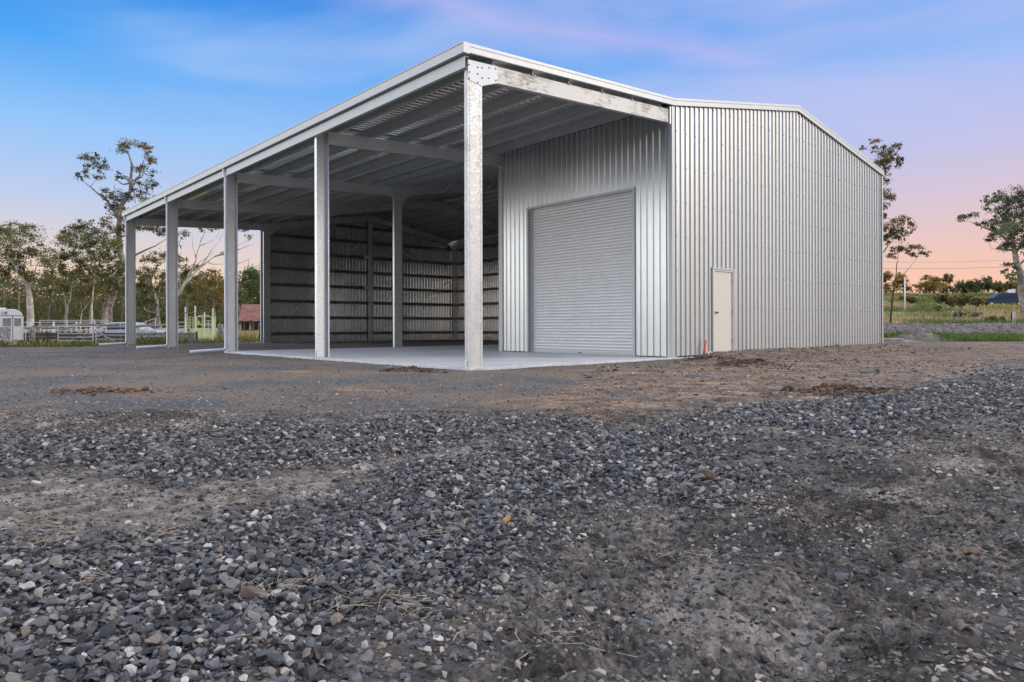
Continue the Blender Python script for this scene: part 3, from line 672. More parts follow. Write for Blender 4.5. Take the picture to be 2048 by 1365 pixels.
# room wall under the lean-to, facing -X
YE = 6.11
sw = MB(); ry0, ry1, rzt = 1.12, 4.87, 4.02; tp = rz(A_)-.16
for y0, y1, lo in ((.03, ry0-.06, .02), (ry0-.06, ry1+.06, rzt+.06), (ry1+.06, YE-.02, .02)):
    sheet(sw, (A_-.012, 0, 0), (0, 1, 0), (0, 0, 1), (-1, 0, 0), y0, y1, lo, tp, .0)
for zz in GZ[:-1]:
    for k in range(32):
        yy = k*.19+.149
        if yy < YE-.05 and not (ry0-.1 < yy < ry1+.1 and zz < 4.1): screws(sw, [(A_-.042, yy, zz)], (-1, 0, 0), .006)
sw.build('side_wall', M['clad_side'], shed)
# room rear partition facing +Y
rw = MB(); sheet(rw, (0, YE, 0), (1, 0, 0), (0, 0, 1), (0, 1, 0), A_, B_-.02, .02, lambda q: rz(q)-.3, A_); rw.build('partition_wall', M['clad'], shed)
# right wall and rear gable
rt = MB(); sheet(rt, (B_, 0, 0), (0, 1, 0), (0, 0, 1), (1, 0, 0), .02, LEN+.08, -.25, ZA-.18, 0.0); rt.build('side_wall', M['clad_in'], shed)
rg = MB(); sheet(rg, (0, LEN+.09, 0), (1, 0, 0), (0, 0, 1), (0, 1, 0), A_-.02, B_, -.25, top, A_); rg.build('gable_wall', M['clad_in'], shed)
# corner and opening flashings
def flash(mb, x0, x1, y0, y1, z0, z1): mb.box(x0, x1, y0, y1, z0, z1)
fl = MB().box(A_-.048, A_+.055, -.049, -.046, .0, rz(A_)-.17).box(A_-.049, A_-.046, -.046, .055, .0, rz(A_)-.17); fl.build('corner_flashing', M['trim'], shed)
MB().box(B_-.06, B_+.04, -.049, -.046, .0, ZA-.16).box(B_+.04, B_+.043, -.049, .06, .0, ZA-.16).build('corner_flashing', M['trim'], shed)
MB().box(A_-.045, A_-.042, YE-.12, YE+.04, .01, tp).box(A_-.042, A_+.06, YE+.034, YE+.037, .01, tp).build('corner_flashing', M['trim'], shed)
MB().box(A_-.06, A_-.03, LEN+.02, LEN+.13, .0, ZA-.16).build('corner_flashing', M['trim'], shed)
MB().box(pd0-.05, pd0-.004, -.05, .02, .02, pdz+.045).box(pd1+.004, pd1+.05, -.05, .02, .02, pdz+.045).box(pd0-.06, pd1+.06, -.056, .02, pdz+.006, pdz+.045).build('door_flashing', M['trim'], shed)
# barge capping: folded strip with a drip, run in segments
def barge(xa, xb, yc, sgn, name='barge_capping'):
    mb = MB(); d, n_ = rdir(xa+1e-3, xb-1e-3); L = (Vector((xb, 0, rz(xb)))-Vector((xa, 0, rz(xa)))).length
    P0 = Vector((xa, yc, rz(xa+1e-6) if xa > -.5 else rz(xa))); P1 = Vector((xb, yc, rz(xb)))
    poly = [(0, 0), (0, -.165), (-.012, -.178), (-.018, -.178), (-.006, -.163), (-.006, -.006), (-.20, -.006), (-.20, 0)]
    mb.prism([(a*sgn, b_) for a, b_ in poly], P0, P1, (0, 1, 0), (0, 0, 1))
    # stiffening swage
    mb.prism([(0.0005*sgn, -.045), (.006*sgn, -.052), (.006*sgn, -.060), (.0005*sgn, -.067)], P0, P1, (0, 1, 0), (0, 0, 1))
    return mb.build(name, M['trim'], shed)
for yc, sg in ((-.085, -1), (LEN+.14, 1)):
    barge(-.13, A_, yc, sg); barge(A_, MID, yc, sg); barge(MID, B_+.05, yc, sg)
for xa, xb in ((-.1, A_), (A_, MID), (MID, B_)):
    MB().prism([(0, -.40), (.004, -.40), (.004, -.07), (0, -.07)], (xa, LEN+.11, rz(xa+1e-6 if xa > 0 else xa)), (xb, LEN+.11, rz(xb)), (0, 1, 0), (0, 0, 1)).build('rear_fascia', M['trim'], shed)
# roof sheets (ribs run down the slope)
def roof(xa, xb, name='roof_sheeting'):
    mb = MB(); d, n_ = rdir(xa, xb); L = math.hypot(xb-xa, rz(xb)-rz(xa))
    sheet(mb, Vector((xa, 0, rz(xa)))+n_*(-.05), (0, 1, 0), d, n_, -.06, LEN+.11, 0.0, L, 0.0, .19, .029)
    return mb.build(name, M['roof'], shed)
roof(-.06, A_-.001); roof(A_+.001, MID-.001); roof(MID+.001, B_+.03)
MB().prism([(-.2, -.045), (0, -.005), (.2, -.045), (.2, -.035), (0, .005), (-.2, -.035)], (MID, -.07, ZR), (MID, LEN+.12, ZR), (1, 0, 0), (0, 0, 1)).build('ridge_capping', M['trim'], shed)
# gutters
gp_ = [(0, 0), (-.014, .0), (-.014, -.02), (-.004, -.03), (-.004, -.185), (.12, -.185), (.12, -.03), (.115, -.03), (.115, -.180), (.001, -.180), (.001, -.03), (-.009, -.02), (-.009, -.005), (0, -.005)]
MB().prism(gp_, (-.155, -.09, ZL), (-.155, LEN+.14, ZL), (1, 0, 0), (0, 0, 1)).build('gutter', M['trim'], shed)
MB().box(-.159, -.03, -.094, -.090, ZL-.185, ZL).build('gutter_end_cap', M['trim'], shed)
MB().prism([(-a, b_) for a, b_ in gp_], (B_+.19, -.04, ZA-.02), (B_+.19, LEN+.14, ZA-.02), (1, 0, 0), (0, 0, 1)).build('gutter', M['trim'], shed)
# eave member
MB().cbeam((-.075, -.02, ZL-.41), (-.075, LEN+.1, ZL-.41), (1, 0, 0), (0, 0, 1), .20, .07, .004, .02).build('eave_purlin', M['trim'], shed)
# lean-to columns
def flanged_post(x, y, h, name, mat, face):
    """face=-1: web towards the camera side; +1: open side towards it"""
    mb = MB()
    if face < 0: mb.cbeam((x, y, 0), (x, y, h), (0, 1, 0), (1, 0, 0), .324, .10, .006, .03)
    else: mb.cbeam((x, y+.10, 0), (x, y+.10, h), (0, -1, 0), (1, 0, 0), .324, .10, .006, .03)
    # pressed stiffener grooves read as fine lines on the web
    yy = y if face < 0 else y+.094
    s_ = -1 if face < 0 else -1
    for gx in (.045, .279): mb.box(x+gx-.004, x+gx+.004, yy-.004, yy+.0005, .01, h)
    return mb.build(name, mat, shed)
cols = []
for k in range(5):
    y = k*BAY; zt = rz(.0)-.26
    if k == 0: c_ = flanged_post(0, -.0, zt, 'column', M['galv_rough'], -1); c_['label'] = 'front corner column with speckled grey galvanising'
    else: c_ = flanged_post(0, y-.1, zt-.0, 'column', M['galv'], 1)
    cols.append(c_)
    yb = y if k == 0 else y-.1
    for bx in (-.008, .326):
        MB().box(bx-.002 if bx < 0 else bx, bx+.006, yb+.02, yb+.085, -.01 if k < 3 else -.06, .14).build('base_cleat', M['galv'], c_)
    for bz in (.05, .10):
        MB().tube([(-.010, yb+.05, bz), (-.022, yb+.05, bz)], .011, 6).build('bolt', M['galv'], c_)
# lean-to rafters
for k in range(5):
    y = k*BAY+(.0 if k == 0 else 0.002); d, n_ = rdir(.0, A_); x0 = .02 if k == 0 else .30; mb = MB()
    yb = y+.003 if k == 0 else y-.100
    p0 = Vector((x0, yb, rz(x0)-.255))+n_*-.30; p1 = Vector((A_-.06, yb, rz(A_-.06)-.255))+n_*-.30
    if k == 0: mb.cbeam(p0, p1, (0, 1, 0), n_, .30, .10, .005, .025)
    else: mb.cbeam(p0, p1, (0, 1, 0), n_, .30, .09, .005, .025)
    r_ = mb.build('rafter', M['galv_beam'] if k == 0 else M['galv'], shed)
    if k == 0:
        r_['label'] = 'front lean-to rafter with brown storage stains on its web'
        g = MB(); zc = lambda x_: rz(x_)-.258
        poly = [(.004, zc(0)), (.68, zc(.68)), (.68, zc(.68)-.30), (.30, zc(.3)-.42), (.004, zc(0)-.345)]
        vs = [(a, -.010, b_) for a, b_ in poly]+[(a, -.002, b_) for a, b_ in poly]; n5 = 5
        g.add(vs, [(0,1,2,3,4), (9,8,7,6,5)]+[(i, (i+1) % 5, 5+(i+1) % 5, 5+i) for i in range(5)])
        gp = g.build('gusset_plate', M['gusset'], shed)
        for bx, bz in ((.02, .09), (.22, .10), (.32, .09), (.48, .06), (.63, .05), (.03, .22), (.22, .22), (.32, .27), (.47, .25), (.64, .26), (.03, .33), (.22, .37)):
            MB().tube([(bx, -.010, zc(bx)-bz), (bx, -.024, zc(bx)-bz)], .012, 6).build('bolt', M['black'], gp)
    else:
        MB().box(A_-.14, A_-.004, yb-.006, yb+.09, rz(A_)-.255-.36, rz(A_)-.255-.02).build('rafter_bracket', M['galv'], shed)
MB().box(A_-.09, A_-.052, -.03, .09, rz(A_)-.60, rz(A_)-.2).build('rafter_bracket', M['galv'], shed)
# lean-to purlins: Z sections sitting on the rafters, running the length
for i in range(6):
    x = .55+i*.98; d, n_ = rdir(.0, A_); p = Vector((x, 0, rz(x)-.055))+n_*-.20
    MB().zbeam((p.x, -.02, p.z), (p.x, LEN+.08, p.z), d, n_, .20, .075, .004).build('purlin', M['purlin'], shed)
# main portal frames
def main_frame(k):
    y = k*BAY; yb = y-.0 if k else .05; yb = y+.0
    if k == 4: yb = LEN-.16
    if k == 0: yb = .06
    for sx in (0, 1):
        x = A_ if sx == 0 else B_-.324; h = rz(x+(.0 if sx == 0 else .324))-.26
        c_ = MB().cbeam((x, yb, -.05 if k > 2 else 0), (x, yb, h), (0, 1, 0), (1, 0, 0), .324, .10, .006, .03).build('column', M['galv'], shed)
        # haunch plate
        g = MB(); s_ = 1 if sx == 0 else -1; xo = x if sx == 0 else x+.324
        P = [(0, 0), (.95, 0), (.95, -.30), (.62, -.36), (.324, -.60), (0, -.60)]
        vs = [(xo+s_*a, yb-.008, (rz(xo+s_*a)-.262+b_)) for a, b_ in P]; vs += [(q[0], yb-.001, q[2]) for q in vs]
        g.add(vs, [tuple(range(6)), tuple(range(11, 5, -1))]+[(i, (i+1) % 6, 6+(i+1) % 6, 6+i) for i in range(6)])
        g.build('haunch_plate', M['galv'], shed)
        xm = MID; d, n_ = rdir(A_+.01, MID-.01) if sx == 0 else rdir(MID+.01, B_-.01)
        xa, xb = (A_+.2, MID) if sx == 0 else (MID, B_-.2)
        a = Vector((xa, yb+.002, rz(xa)-.26))+n_*-.30; b_ = Vector((xb, yb+.002, rz(xb)-.26))+n_*-.30
        MB().cbeam(a, b_, (0, 1, 0), n_, .30, .09, .005, .025).build('rafter', M['galv'], shed)
    g = MB(); P = [(-.55, 0), (0, 0), (.55, 0), (.55, -.32), (0, -.36), (-.55, -.32)]
    vs = [(MID+a, yb-.008, rz(MID+a)-.262+b_) for a, b_ in P]; vs += [(q[0], yb-.001, q[2]) for q in vs]
    g.add(vs, [tuple(range(6)), tuple(range(11, 5, -1))]+[(i, (i+1) % 6, 6+(i+1) % 6, 6+i) for i in range(6)])
    g.build('apex_plate', M['galv'], shed)
    if k in (2, 3):
        for x in (A_+2.2, A_+4.3, MID+1.9, MID+4.0):
            z0 = rz(x)-.25; MB().prism([(-.035, 0), (.035, 0), (.035, .004), (-.031, .004), (-.031, .04), (-.035, .04)], (x, yb-.55, z0+.02), (x, yb-.01, z0-.30), (1, 0, 0), (0, 0, 1)).build('fly_brace', M['galv'], shed)
for k in range(5): main_frame(k)
for i in range(7):
    for sx in (0, 1):
        x = (A_+.35+i*.88) if sx == 0 else (B_-.35-i*.88); d, n_ = rdir(A_+.01, MID-.01) if sx == 0 else rdir(MID+.01, B_-.01)
        p = Vector((x, 0, rz(x)-.055))+n_*-.20; MB().zbeam((p.x, .0, p.z), (p.x, LEN+.08, p.z), d, n_, .20, .07, .004).build('purlin', M['purlin'], shed)
# rear gable: girts on the inside, mullion at mid span
yb = LEN-.16
for sx in (0, 1):
    xa, xb = ((A_+.33, MID-.10) if sx == 0 else (MID+.12, B_-.33))
    for zz in GZ:
        a, b_ = xa, xb
        if zz > ZA-.55:                                  # clipped by the rafters
            e = A_+(zz+.60-ZA)/(ZR-ZA)*(MID-A_)+.25
            if sx == 0: a = max(xa, e)
            else: b_ = min(xb, MID*2-e)
        if b_-a < .4: continue
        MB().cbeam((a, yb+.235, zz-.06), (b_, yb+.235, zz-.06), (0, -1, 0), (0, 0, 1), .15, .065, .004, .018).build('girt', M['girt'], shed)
MB().cbeam((MID-.10, yb, -.05), (MID-.10, yb, ZR-.3), (0, 1, 0), (1, 0, 0), .20, .09, .005, .02).build('mullion', M['galv'], shed)
for zz in (GZ[3], GZ[5]):
    MB().box(MID-.42, MID-.06, yb-.012, yb-.004, zz-.07, zz+.10).build('cleat_plate', M['gusset'], shed)
for (x0, z0, x1, z1) in ((MID+.1, 5.9, MID+2.9, 4.5), (MID-.1, 5.7, A_+.4, .3), (MID+.2, .3, B_-.5, 3.4)):
    MB().tube([(x0, yb+.14, z0), (x1, yb+.14, z1)], .010, 5).build('brace_rod', M['galv'], shed)
# right wall girts
for zz in GZ[:7]:
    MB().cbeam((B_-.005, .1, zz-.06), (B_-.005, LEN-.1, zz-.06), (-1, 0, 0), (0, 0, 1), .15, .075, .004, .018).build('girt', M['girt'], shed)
# roller door in the room wall
rd = MB(); pf = ((0, 0), (.018, .15), (.038, 1), (.058, .15), (.070, 0), (.074, -.35), (.078, 0))
sheet(rd, (A_+.10, 0, 0), (0, 0, 1), (0, 1, 0), (-1, 0, 0), .07, rzt, ry0+.05, ry1-.05, .0, .08, .016, pf)
rdo = rd.build('roller_door', M['shutter'], shed)
MB().box(A_+.075, A_+.115, ry0+.05, ry1-.05, .005, .07).build('bottom_rail', M['trim'], rdo)
MB().box(A_+.066, A_+.075, 2.93, 3.03, .03, .055).build('lock', M['black'], rdo)
for y0, y1 in ((ry0, ry0+.055), (ry1-.055, ry1)):
    MB().box(A_+.05, A_+.085, y0, y1, .0, rzt).build('door_guide', M['shutter'], rdo)
for i in range(49): MB().box(A_+.046, A_+.0495, ry1-.045, ry1-.015, .06+i*.08, .10+i*.08).build('wind_lock', M['shutter_dark'], rdo)
MB().box(A_-.045, A_+.12, ry0-.065, ry0-.001, .01, rzt+.06).build('door_jamb', M['trim'], shed)
MB().box(A_-.045, A_+.12, ry1+.001, ry1+.065, .01, rzt+.06).build('door_jamb', M['trim'], shed)
MB().box(A_-.048, A_+.12, ry0-.07, ry1+.07, rzt+.001, rzt+.062).build('door_head', M['trim'], shed)
# personnel door
MB().box(pd0, pd0+.035, -.046, .02, .03, pdz).box(pd1-.035, pd1, -.04, .02, .03, pdz).box(pd0+.035, pd1-.035, -.04, .02, pdz-.035, pdz).build('door_frame', M['cream'], shed)
dp = MB().box(pd0+.041, pd1-.041, -.012, .022, .05, pdz-.041).build('door', M['cream'], shed, bevel=.003)
kn = MB().tube([(pd0+.10, -.028, 1.06), (pd0+.10, -.036, 1.06)], .032, 16).tube([(pd0+.10, -.036, 1.06), (pd0+.10, -.075, 1.06)], .010, 10).tube([(pd0+.10, -.07, 1.06), (pd0+.10, -.08, 1.06), (pd0+.10, -.10, 1.06), (pd0+.10, -.11, 1.06)], [.02, .029, .029, .016], 14); kn.build('handle', M['brass'], dp, True)
for zz in (.35, 1.1, 1.85): MB().tube([(pd1-.036, -.034, zz-.045), (pd1-.036, -.034, zz+.045)], .008, 8).build('hinge', M['brass'], dp)
MB().box(pd0, pd1, -.05, .02, .0, .03).build('door_sill', M['concrete'], shed)
# downpipes
for k in (2, 3, 4):
    y = k*BAY-.14; mb = MB(); zt = ZL-.17
    mb.tube([(-.10, y, zt), (-.10, y, zt-.09), (-.085, y, zt-.16), (-.05, y, zt-.27), (-.052, y, zt-.36), (-.052, y, .18), (-.058, y, .11), (-.085, y, .07), (-.13, y, .055), (-1.08, y, .01)], .047, 14)
    dpn = mb.build('downpipe', M['pvc'], shed, True)
    for zz in (.62, 3.0): MB().tube([(-.052, y, zz), (-.052, y, zz+.03)], .052, 14).build('pipe_clip', M['galv'], dpn)
# pipe stub at the gable wall
st = empty('pipe_stub', (7.0, -.12, .0), 'orange conduit stub leaning beside the white door, with a pale tap at its foot', 'pipe')
MB().tube([(6.96, -.15, .0), (7.10, -.12, .38)], .026, 10).build('conduit', M['orange'], st, True)
MB().tube([(7.06, -.22, -.02), (7.07, -.22, .13)], .016, 8).tube([(7.07, -.22, .10), (7.14, -.26, .10), (7.15, -.26, .06)], .013, 8).build('tap', M['pvc'], st, True)

# ================================================================== vegetation
def P3(u, v, dep):
    x, y = gxy(u, dep); return np.array([x, y, CAM[2]+(V0-v)*dep/FPX])
def leafmesh(name, C, size, rnd, aspect=.42, droop=.5):
    n = len(C); d = rng.normal(size=(n, 3)); d[:, 2] -= droop; d /= np.linalg.norm(d, axis=1)[:, None]
    e = np.cross(d, rng.normal(size=(n, 3))); e /= np.linalg.norm(e, axis=1)[:, None]
    s = size[:, None]*.5
    V = np.stack([C-d*s, C+e*s*aspect-d*s*.1, C+d*s, C-e*s*aspect-d*s*.1], 1).reshape(-1, 3)
    return npmesh(name, V, np.arange(4*n).reshape(-1, 4), 4, rnd)
def limb(mb, a, b, r0, r1, n=6, wob=.08, sag=.12, sides=6):
    a, b = np.array(a), np.array(b); L = np.linalg.norm(b-a); pts = []; rs = []
    off = rng.normal(0, wob*L, 3); off2 = rng.normal(0, wob*L*.4, 3)
    for i in range(n+1):
        t_ = i/n; p = a+(b-a)*t_+off*math.sin(math.pi*t_)+off2*math.sin(2*math.pi*t_); p[2] += -sag*L*math.sin(math.pi*t_)*.6
        pts.append(p); rs.append(r0+(r1-r0)*t_)
    mb.tube(pts, rs, sides); return pts
def tree(label, dep, trunks, clumps, r0=.22, leaf='leaf', bark='bark', dens=.34,  lpx=3.9, name='gum_tree', cat='tree', group=None, twig=1.0, spread=1.0, bare=()):
    tb = [np.array([P3(u, v, dep) for u, v in tr]) for tr in trunks]
    bx, by = tb[0][0][:2]; bz = gz1(bx, by); tb[0][0][2] = bz-.15
    root = empty(name, (bx, by, bz), label, cat, group)
    mb = MB(); nodes = []
    for ti, tr in enumerate(tb):
        # resample with slight wobble
        P = [tr[0]]
        for a, b_ in zip(tr[:-1], tr[1:]):
            for s_ in (1/3, 2/3, 1): P.append(a+(b_-a)*s_+rng.normal(0, .02*np.linalg.norm(b_-a), 3)*(s_ < 1))
        rr = r0 if ti == 0 else r0*.36
        rs = [rr*(1-.86*i/(len(P)-1)) for i in range(len(P))]
        mb.tube(P, rs, 9); nodes += [(p, r) for p, r in zip(P, rs)]
    C = []; SZ = []; RD = []; ppm = dep/FPX
    clumps = [(u, v, ru*.92, rv*.92) for (u, v, ru, rv) in clumps]+[(u+ru*1.25*math.cos(a_), v+rv*1.4*math.sin(a_), ru*rng.uniform(.22, .42), rv*rng.uniform(.28, .5)) for (u, v, ru, rv) in clumps for a_ in rng.uniform(0, 2*math.pi, 2)]
    order = sorted(clumps, key=lambda c_: -c_[1])
    zmin = tb[0][0][2]
    NP = [n_[0] for n_ in nodes]; NR = [n_[1] for n_ in nodes]
    for (u, v, ru, rv) in order:
        ru *= 1.3; rv *= 1.45
        rw, rh = ru*ppm, rv*ppm; c = P3(u, v, dep+rng.normal(0, .9)*rw*spread)
        nn = np.array(NP); dd = np.linalg.norm(nn-c, axis=1)+np.maximum(0, nn[:, 2]-(c[2]-rh*.3))*2.5+(nn[:, 2] < zmin+(c[2]-zmin)*.3)*3
        j = int(np.argmin(dd)); r_ = min(NR[j]*.62, .10+.012*np.linalg.norm(nn[j]-c))
        pts = limb(mb, NP[j], c, r_, max(.012, r_*.4)); NP += pts[2:]; NR += [max(.012, r_*(1-.6*i/len(pts))) for i in range(2, len(pts))]
        k = max(4, int(.9*math.sqrt(ru*rv)*.9)); sub = rng.normal(size=(k, 3)); sub /= np.linalg.norm(sub, axis=1)[:, None]; sub *= rng.random((k, 1))**.4*np.array([rw, rw, rh])
        sub[:, 2] += rh*.1; sub = c+sub
        for q in sub[:int(k*.8)]: limb(mb, c if rng.random() < .7 else pts[-2], q, max(.009, r_*.34)*twig, .006, 3, .1, .0, 4)
        n = int(math.pi*ru*rv*dens*2.2); w = rng.random(k)**1.3+.15; w /= w.sum(); pk = rng.choice(k, n, p=w)
        sg = .30*np.array([rw, rw, rh*.85]); C.append(sub[pk]+rng.normal(size=(n, 3))*sg*(.55+.8*rng.random(k)[pk])[:, None])
        SZ.append(lpx*ppm*rng.uniform(.6, 1.35, n)); tone = np.clip(rng.normal(.48, .16), .1, .9)
        RD.append(np.clip(tone+rng.normal(0, .17, n)+.22*rng.normal(0, .4, k)[pk], 0, 1))
    for (u0, v0, u1, v1, r_) in bare:
        limb(mb, P3(u0, v0, dep), P3(u1, v1, dep+rng.normal(0, .5)), r_, .012, 7, .06, .0)
    o = mb.build('trunk', M[bark], root, True)
    if C:
        me = leafmesh('crown', np.vstack(C), np.concatenate(SZ), np.concatenate(RD)); link('crown', me, root, M[leaf])
    return root
tree('shorter gum tree with a pale peeling trunk behind the horse trailer', 58, [[(64, 650), (60, 600), (56, 572), (35, 535), (12, 505)], [(57, 580), (70, 545), (78, 515)]],
     [(20, 462, 22, 13), (62, 470, 20, 13), (2, 500, 24, 16), (82, 505, 18, 12), (38, 520, 22, 14), (98, 528, 14, 12), (-28, 480, 26, 20), (40, 490, 22, 13), (80, 560, 18, 12), (-30, 530, 26, 20), (10, 545, 22, 16), (50, 545, 16, 10)], .30, 'leaf', 'bark_pale')
tree('broad bushy gum tree left of the tallest one, with several slim trunks', 62, [[(205, 650), (212, 610), (222, 575), (214, 540)], [(180, 650), (183, 605), (178, 570), (160, 530)], [(184, 590), (150, 560), (135, 540)]],
     [(168, 452, 16, 9), (150, 468, 17, 12), (190, 468, 20, 12), (205, 490, 20, 12), (132, 482, 15, 11), (170, 490, 20, 12), (122, 515, 16, 12), (152, 512, 18, 12), (185, 518, 20, 12), (218, 518, 18, 12), (236, 492, 14, 12), (240, 540, 16, 12), (205, 548, 22, 12), (168, 545, 20, 12), (135, 548, 16, 12), (118, 570, 16, 12), (160, 580, 20, 12), (200, 582, 20, 12), (235, 575, 16, 12)], .32, 'leaf', 'bark')
tree('tallest gum tree, with a high sparse crown tipped rusty orange', 66, [[(208, 652), (216, 615), (236, 565), (246, 520), (238, 470), (240, 420), (262, 380), (265, 330), (258, 305)], [(240, 440), (215, 400), (188, 378), (168, 362)], [(246, 540), (272, 508), (300, 495), (332, 478)], [(262, 375), (280, 350), (290, 315)]],
     [(262, 286, 20, 5), (288, 296, 14, 6), (243, 296, 12, 6), (182, 314, 16, 7), (200, 330, 12, 7), (163, 352, 9, 6), (176, 335, 8, 6), (198, 350, 9, 5), (302, 315, 9, 8), (240, 352, 10, 6), (290, 342, 15, 8), (272, 362, 10, 6), (303, 368, 10, 8), (222, 388, 12, 9), (248, 398, 15, 8), (280, 385, 13, 7), (300, 400, 12, 6), (226, 418, 13, 9), (214, 445, 10, 9), (250, 428, 16, 11), (265, 452, 16, 9), (235, 462, 12, 9), (296, 452, 16, 6), (318, 462, 14, 6), (338, 456, 10, 6)], .42, 'leaf_rusty', 'bark', dens=.33, twig=1.2)
tree('leaning pale tree with long nearly bare limbs spreading to the right', 60, [[(353, 652), (349, 620), (352, 592), (370, 565), (398, 535), (430, 512)], [(372, 562), (392, 520), (402, 480), (415, 455)], [(352, 592), (346, 550), (352, 505)]],
     [(368, 468, 10, 7), (396, 456, 9, 5), (350, 490, 10, 9), (486, 458, 8, 4), (496, 474, 6, 4), (362, 520, 9, 8), (425, 456, 9, 4), (346, 530, 9, 8)], .24, 'leaf', 'bark_pale', dens=.24, twig=1.3,
     bare=[(398, 535, 440, 480, .07), (430, 512, 478, 488, .07), (430, 512, 508, 487, .05), (440, 505, 500, 478, .04), (415, 522, 462, 530, .05), (462, 530, 506, 513, .03), (402, 490, 440, 462, .05), (392, 515, 385, 470, .05), (402, 480, 412, 450, .04), (440, 480, 452, 462, .03), (352, 592, 340, 540, .06), (380, 550, 430, 500, .04)])
tree('mid-sized gum tree seen between the two farthest lean-to columns', 64, [[(322, 650), (314, 600), (304, 570), (298, 540)], [(314, 600), (325, 560), (330, 535)]],
     [(300, 520, 14, 9), (322, 512, 12, 8), (285, 545, 13, 9), (308, 548, 14, 9), (330, 555, 10, 9), (292, 572, 14, 10), (318, 580, 14, 10), (280, 600, 14, 10), (305, 605, 16, 12)], .20, 'leaf', 'bark')
tree('small gum tree behind the leaning pale tree', 72, [[(376, 650), (374, 610), (382, 570)]], [(380, 540, 14, 10), (398, 555, 12, 9), (365, 558, 12, 10), (386, 575, 16, 10), (402, 590, 14, 10), (370, 595, 14, 12)], .17, 'leaf', 'bark')
tree('rounded tree with amber-lit foliage right of the third column from the front', 76, [[(430, 650), (428, 615), (426, 590)]], [(408, 560, 13, 10), (428, 552, 14, 10), (440, 570, 13, 12), (420, 582, 16, 12), (402, 600, 12, 10), (440, 602, 14, 12), (452, 590, 10, 12)], .18, 'leaf_amber_lit', 'bark', dens=.3)
tree('leafy green tree behind the rusty roofed shelter', 70, [[(508, 650), (505, 610), (508, 580)]], [(512, 542, 12, 9), (498, 556, 12, 9), (520, 560, 10, 12), (488, 572, 12, 9), (508, 580, 14, 12), (492, 598, 14, 12), (518, 602, 12, 12), (536, 570, 12, 16)], .2, 'leaf_green', 'bark')
# slim trunks standing clear of the woodland edge
for lab, tr, bk, r_ in (('slender forked white sapling trunk behind the cattle panels', [[(157, 652), (165, 620), (180, 602)], [(165, 622), (160, 600)]], 'bark_pale', .06),
                       ('slim upright white gum trunk between the forked sapling and the thick brown trunk', [[(180, 652), (184, 620), (186, 590), (188, 565)]], 'bark_pale', .10),
                       ('thin grey-brown trunk leaning right, mid way along the gate', [[(131, 650), (134, 620), (142, 585), (146, 560)]], 'bark', .08),
                       ('dark burnt leaning trunk high in the gap of the trees', [[(108, 650), (104, 612), (97, 585), (92, 562)]], 'bark_dark', .07)):
    tree(lab, 56, tr, [(tr[0][-1][0]+3, tr[0][-1][1]-6, 9, 6)], r_, 'leaf', bk, dens=.25, name='slim_gum_tree')
# the woodland behind
def woodland(u0, u1, d0, d1, top, n, ntrunk, mat, label):
    mb = MB()
    for i in range(ntrunk):
        dep = rng.uniform(d0, d1); u = rng.uniform(u0, u1); x, y = gxy(u, dep); z = gz1(x, y); h = rng.uniform(5, 9); lean = rng.normal(0, .8, 2)
        mb.tube([(x, y, z-.2), (x+lean[0]*.3, y+lean[1]*.3, z+h*.5), (x+lean[0], y+lean[1], z+h)], [rng.uniform(.06, .14), .07, .03], 5)
    nt_ = len(mb.v)
    dep = rng.uniform(d0, d1, n); u = rng.uniform(u0, u1, n); pu = u/34+dep*.13
    k_ = 1-np.abs(rng.random(n)**1.7)
    tp_ = np.interp(u, top[0], top[1])+(fbm(u/26, dep*.12, 4)-.5)*70
    v = 655-(655-tp_)*rng.random(n)**.85
    keep = rng.random(n) < sst(.36, .50, fbm(u/11+dep*.7, v/9, 3))*.85+.15*(v > 610)
    u, v, dep = u[keep], v[keep], dep[keep]
    x = CAM[0]+dep*(FW[0]+RT[0]*(u-1024)/FPX); y = CAM[1]+dep*(FW[1]+RT[1]*(u-1024)/FPX); z = CAM[2]+(V0-v)*dep/FPX
    C = np.stack([x, y, z], 1); sz = 5.5*dep/FPX*rng.uniform(.6, 1.4, len(x)); rd = np.clip(.35+.9*(fbm(u/16+dep, v/14, 3)-.5)+rng.normal(0, .15, len(x)), 0, 1)
    o = link('woodland', leafmesh('woodland', C, sz, rd, .5, .2), None, M[mat])
    # trunks joined into the same object
    me2 = D.meshes.new('t'); me2.from_pydata(mb.v, [], mb.f)
    bm = bmesh.new(); bm.from_mesh(o.data); nf = len(bm.faces); bm.from_mesh(me2); bm.faces.ensure_lookup_table()
    for f in bm.faces[nf:]: f.material_index = 1; f.smooth = True
    bm.to_mesh(o.data); bm.free(); o.data.materials.append(M['bark']); D.meshes.remove(me2)
    tag(o, label, 'woodland', kind='stuff')
woodland(-260, 600, 78, 125, ([-260, 60, 150, 240, 330, 420, 480, 600], [548, 562, 548, 556, 566, 566, 556, 548]), 88000, 90, 'leaf_dark', 'dim mixed scrub and slim trunks filling the woodland behind the yards')
woodland(-300, 640, 130, 170, ([-300, 640], [592, 596]), 34000, 20, 'leaf_dark', 'far edge of the woodland closing off the horizon on the left')

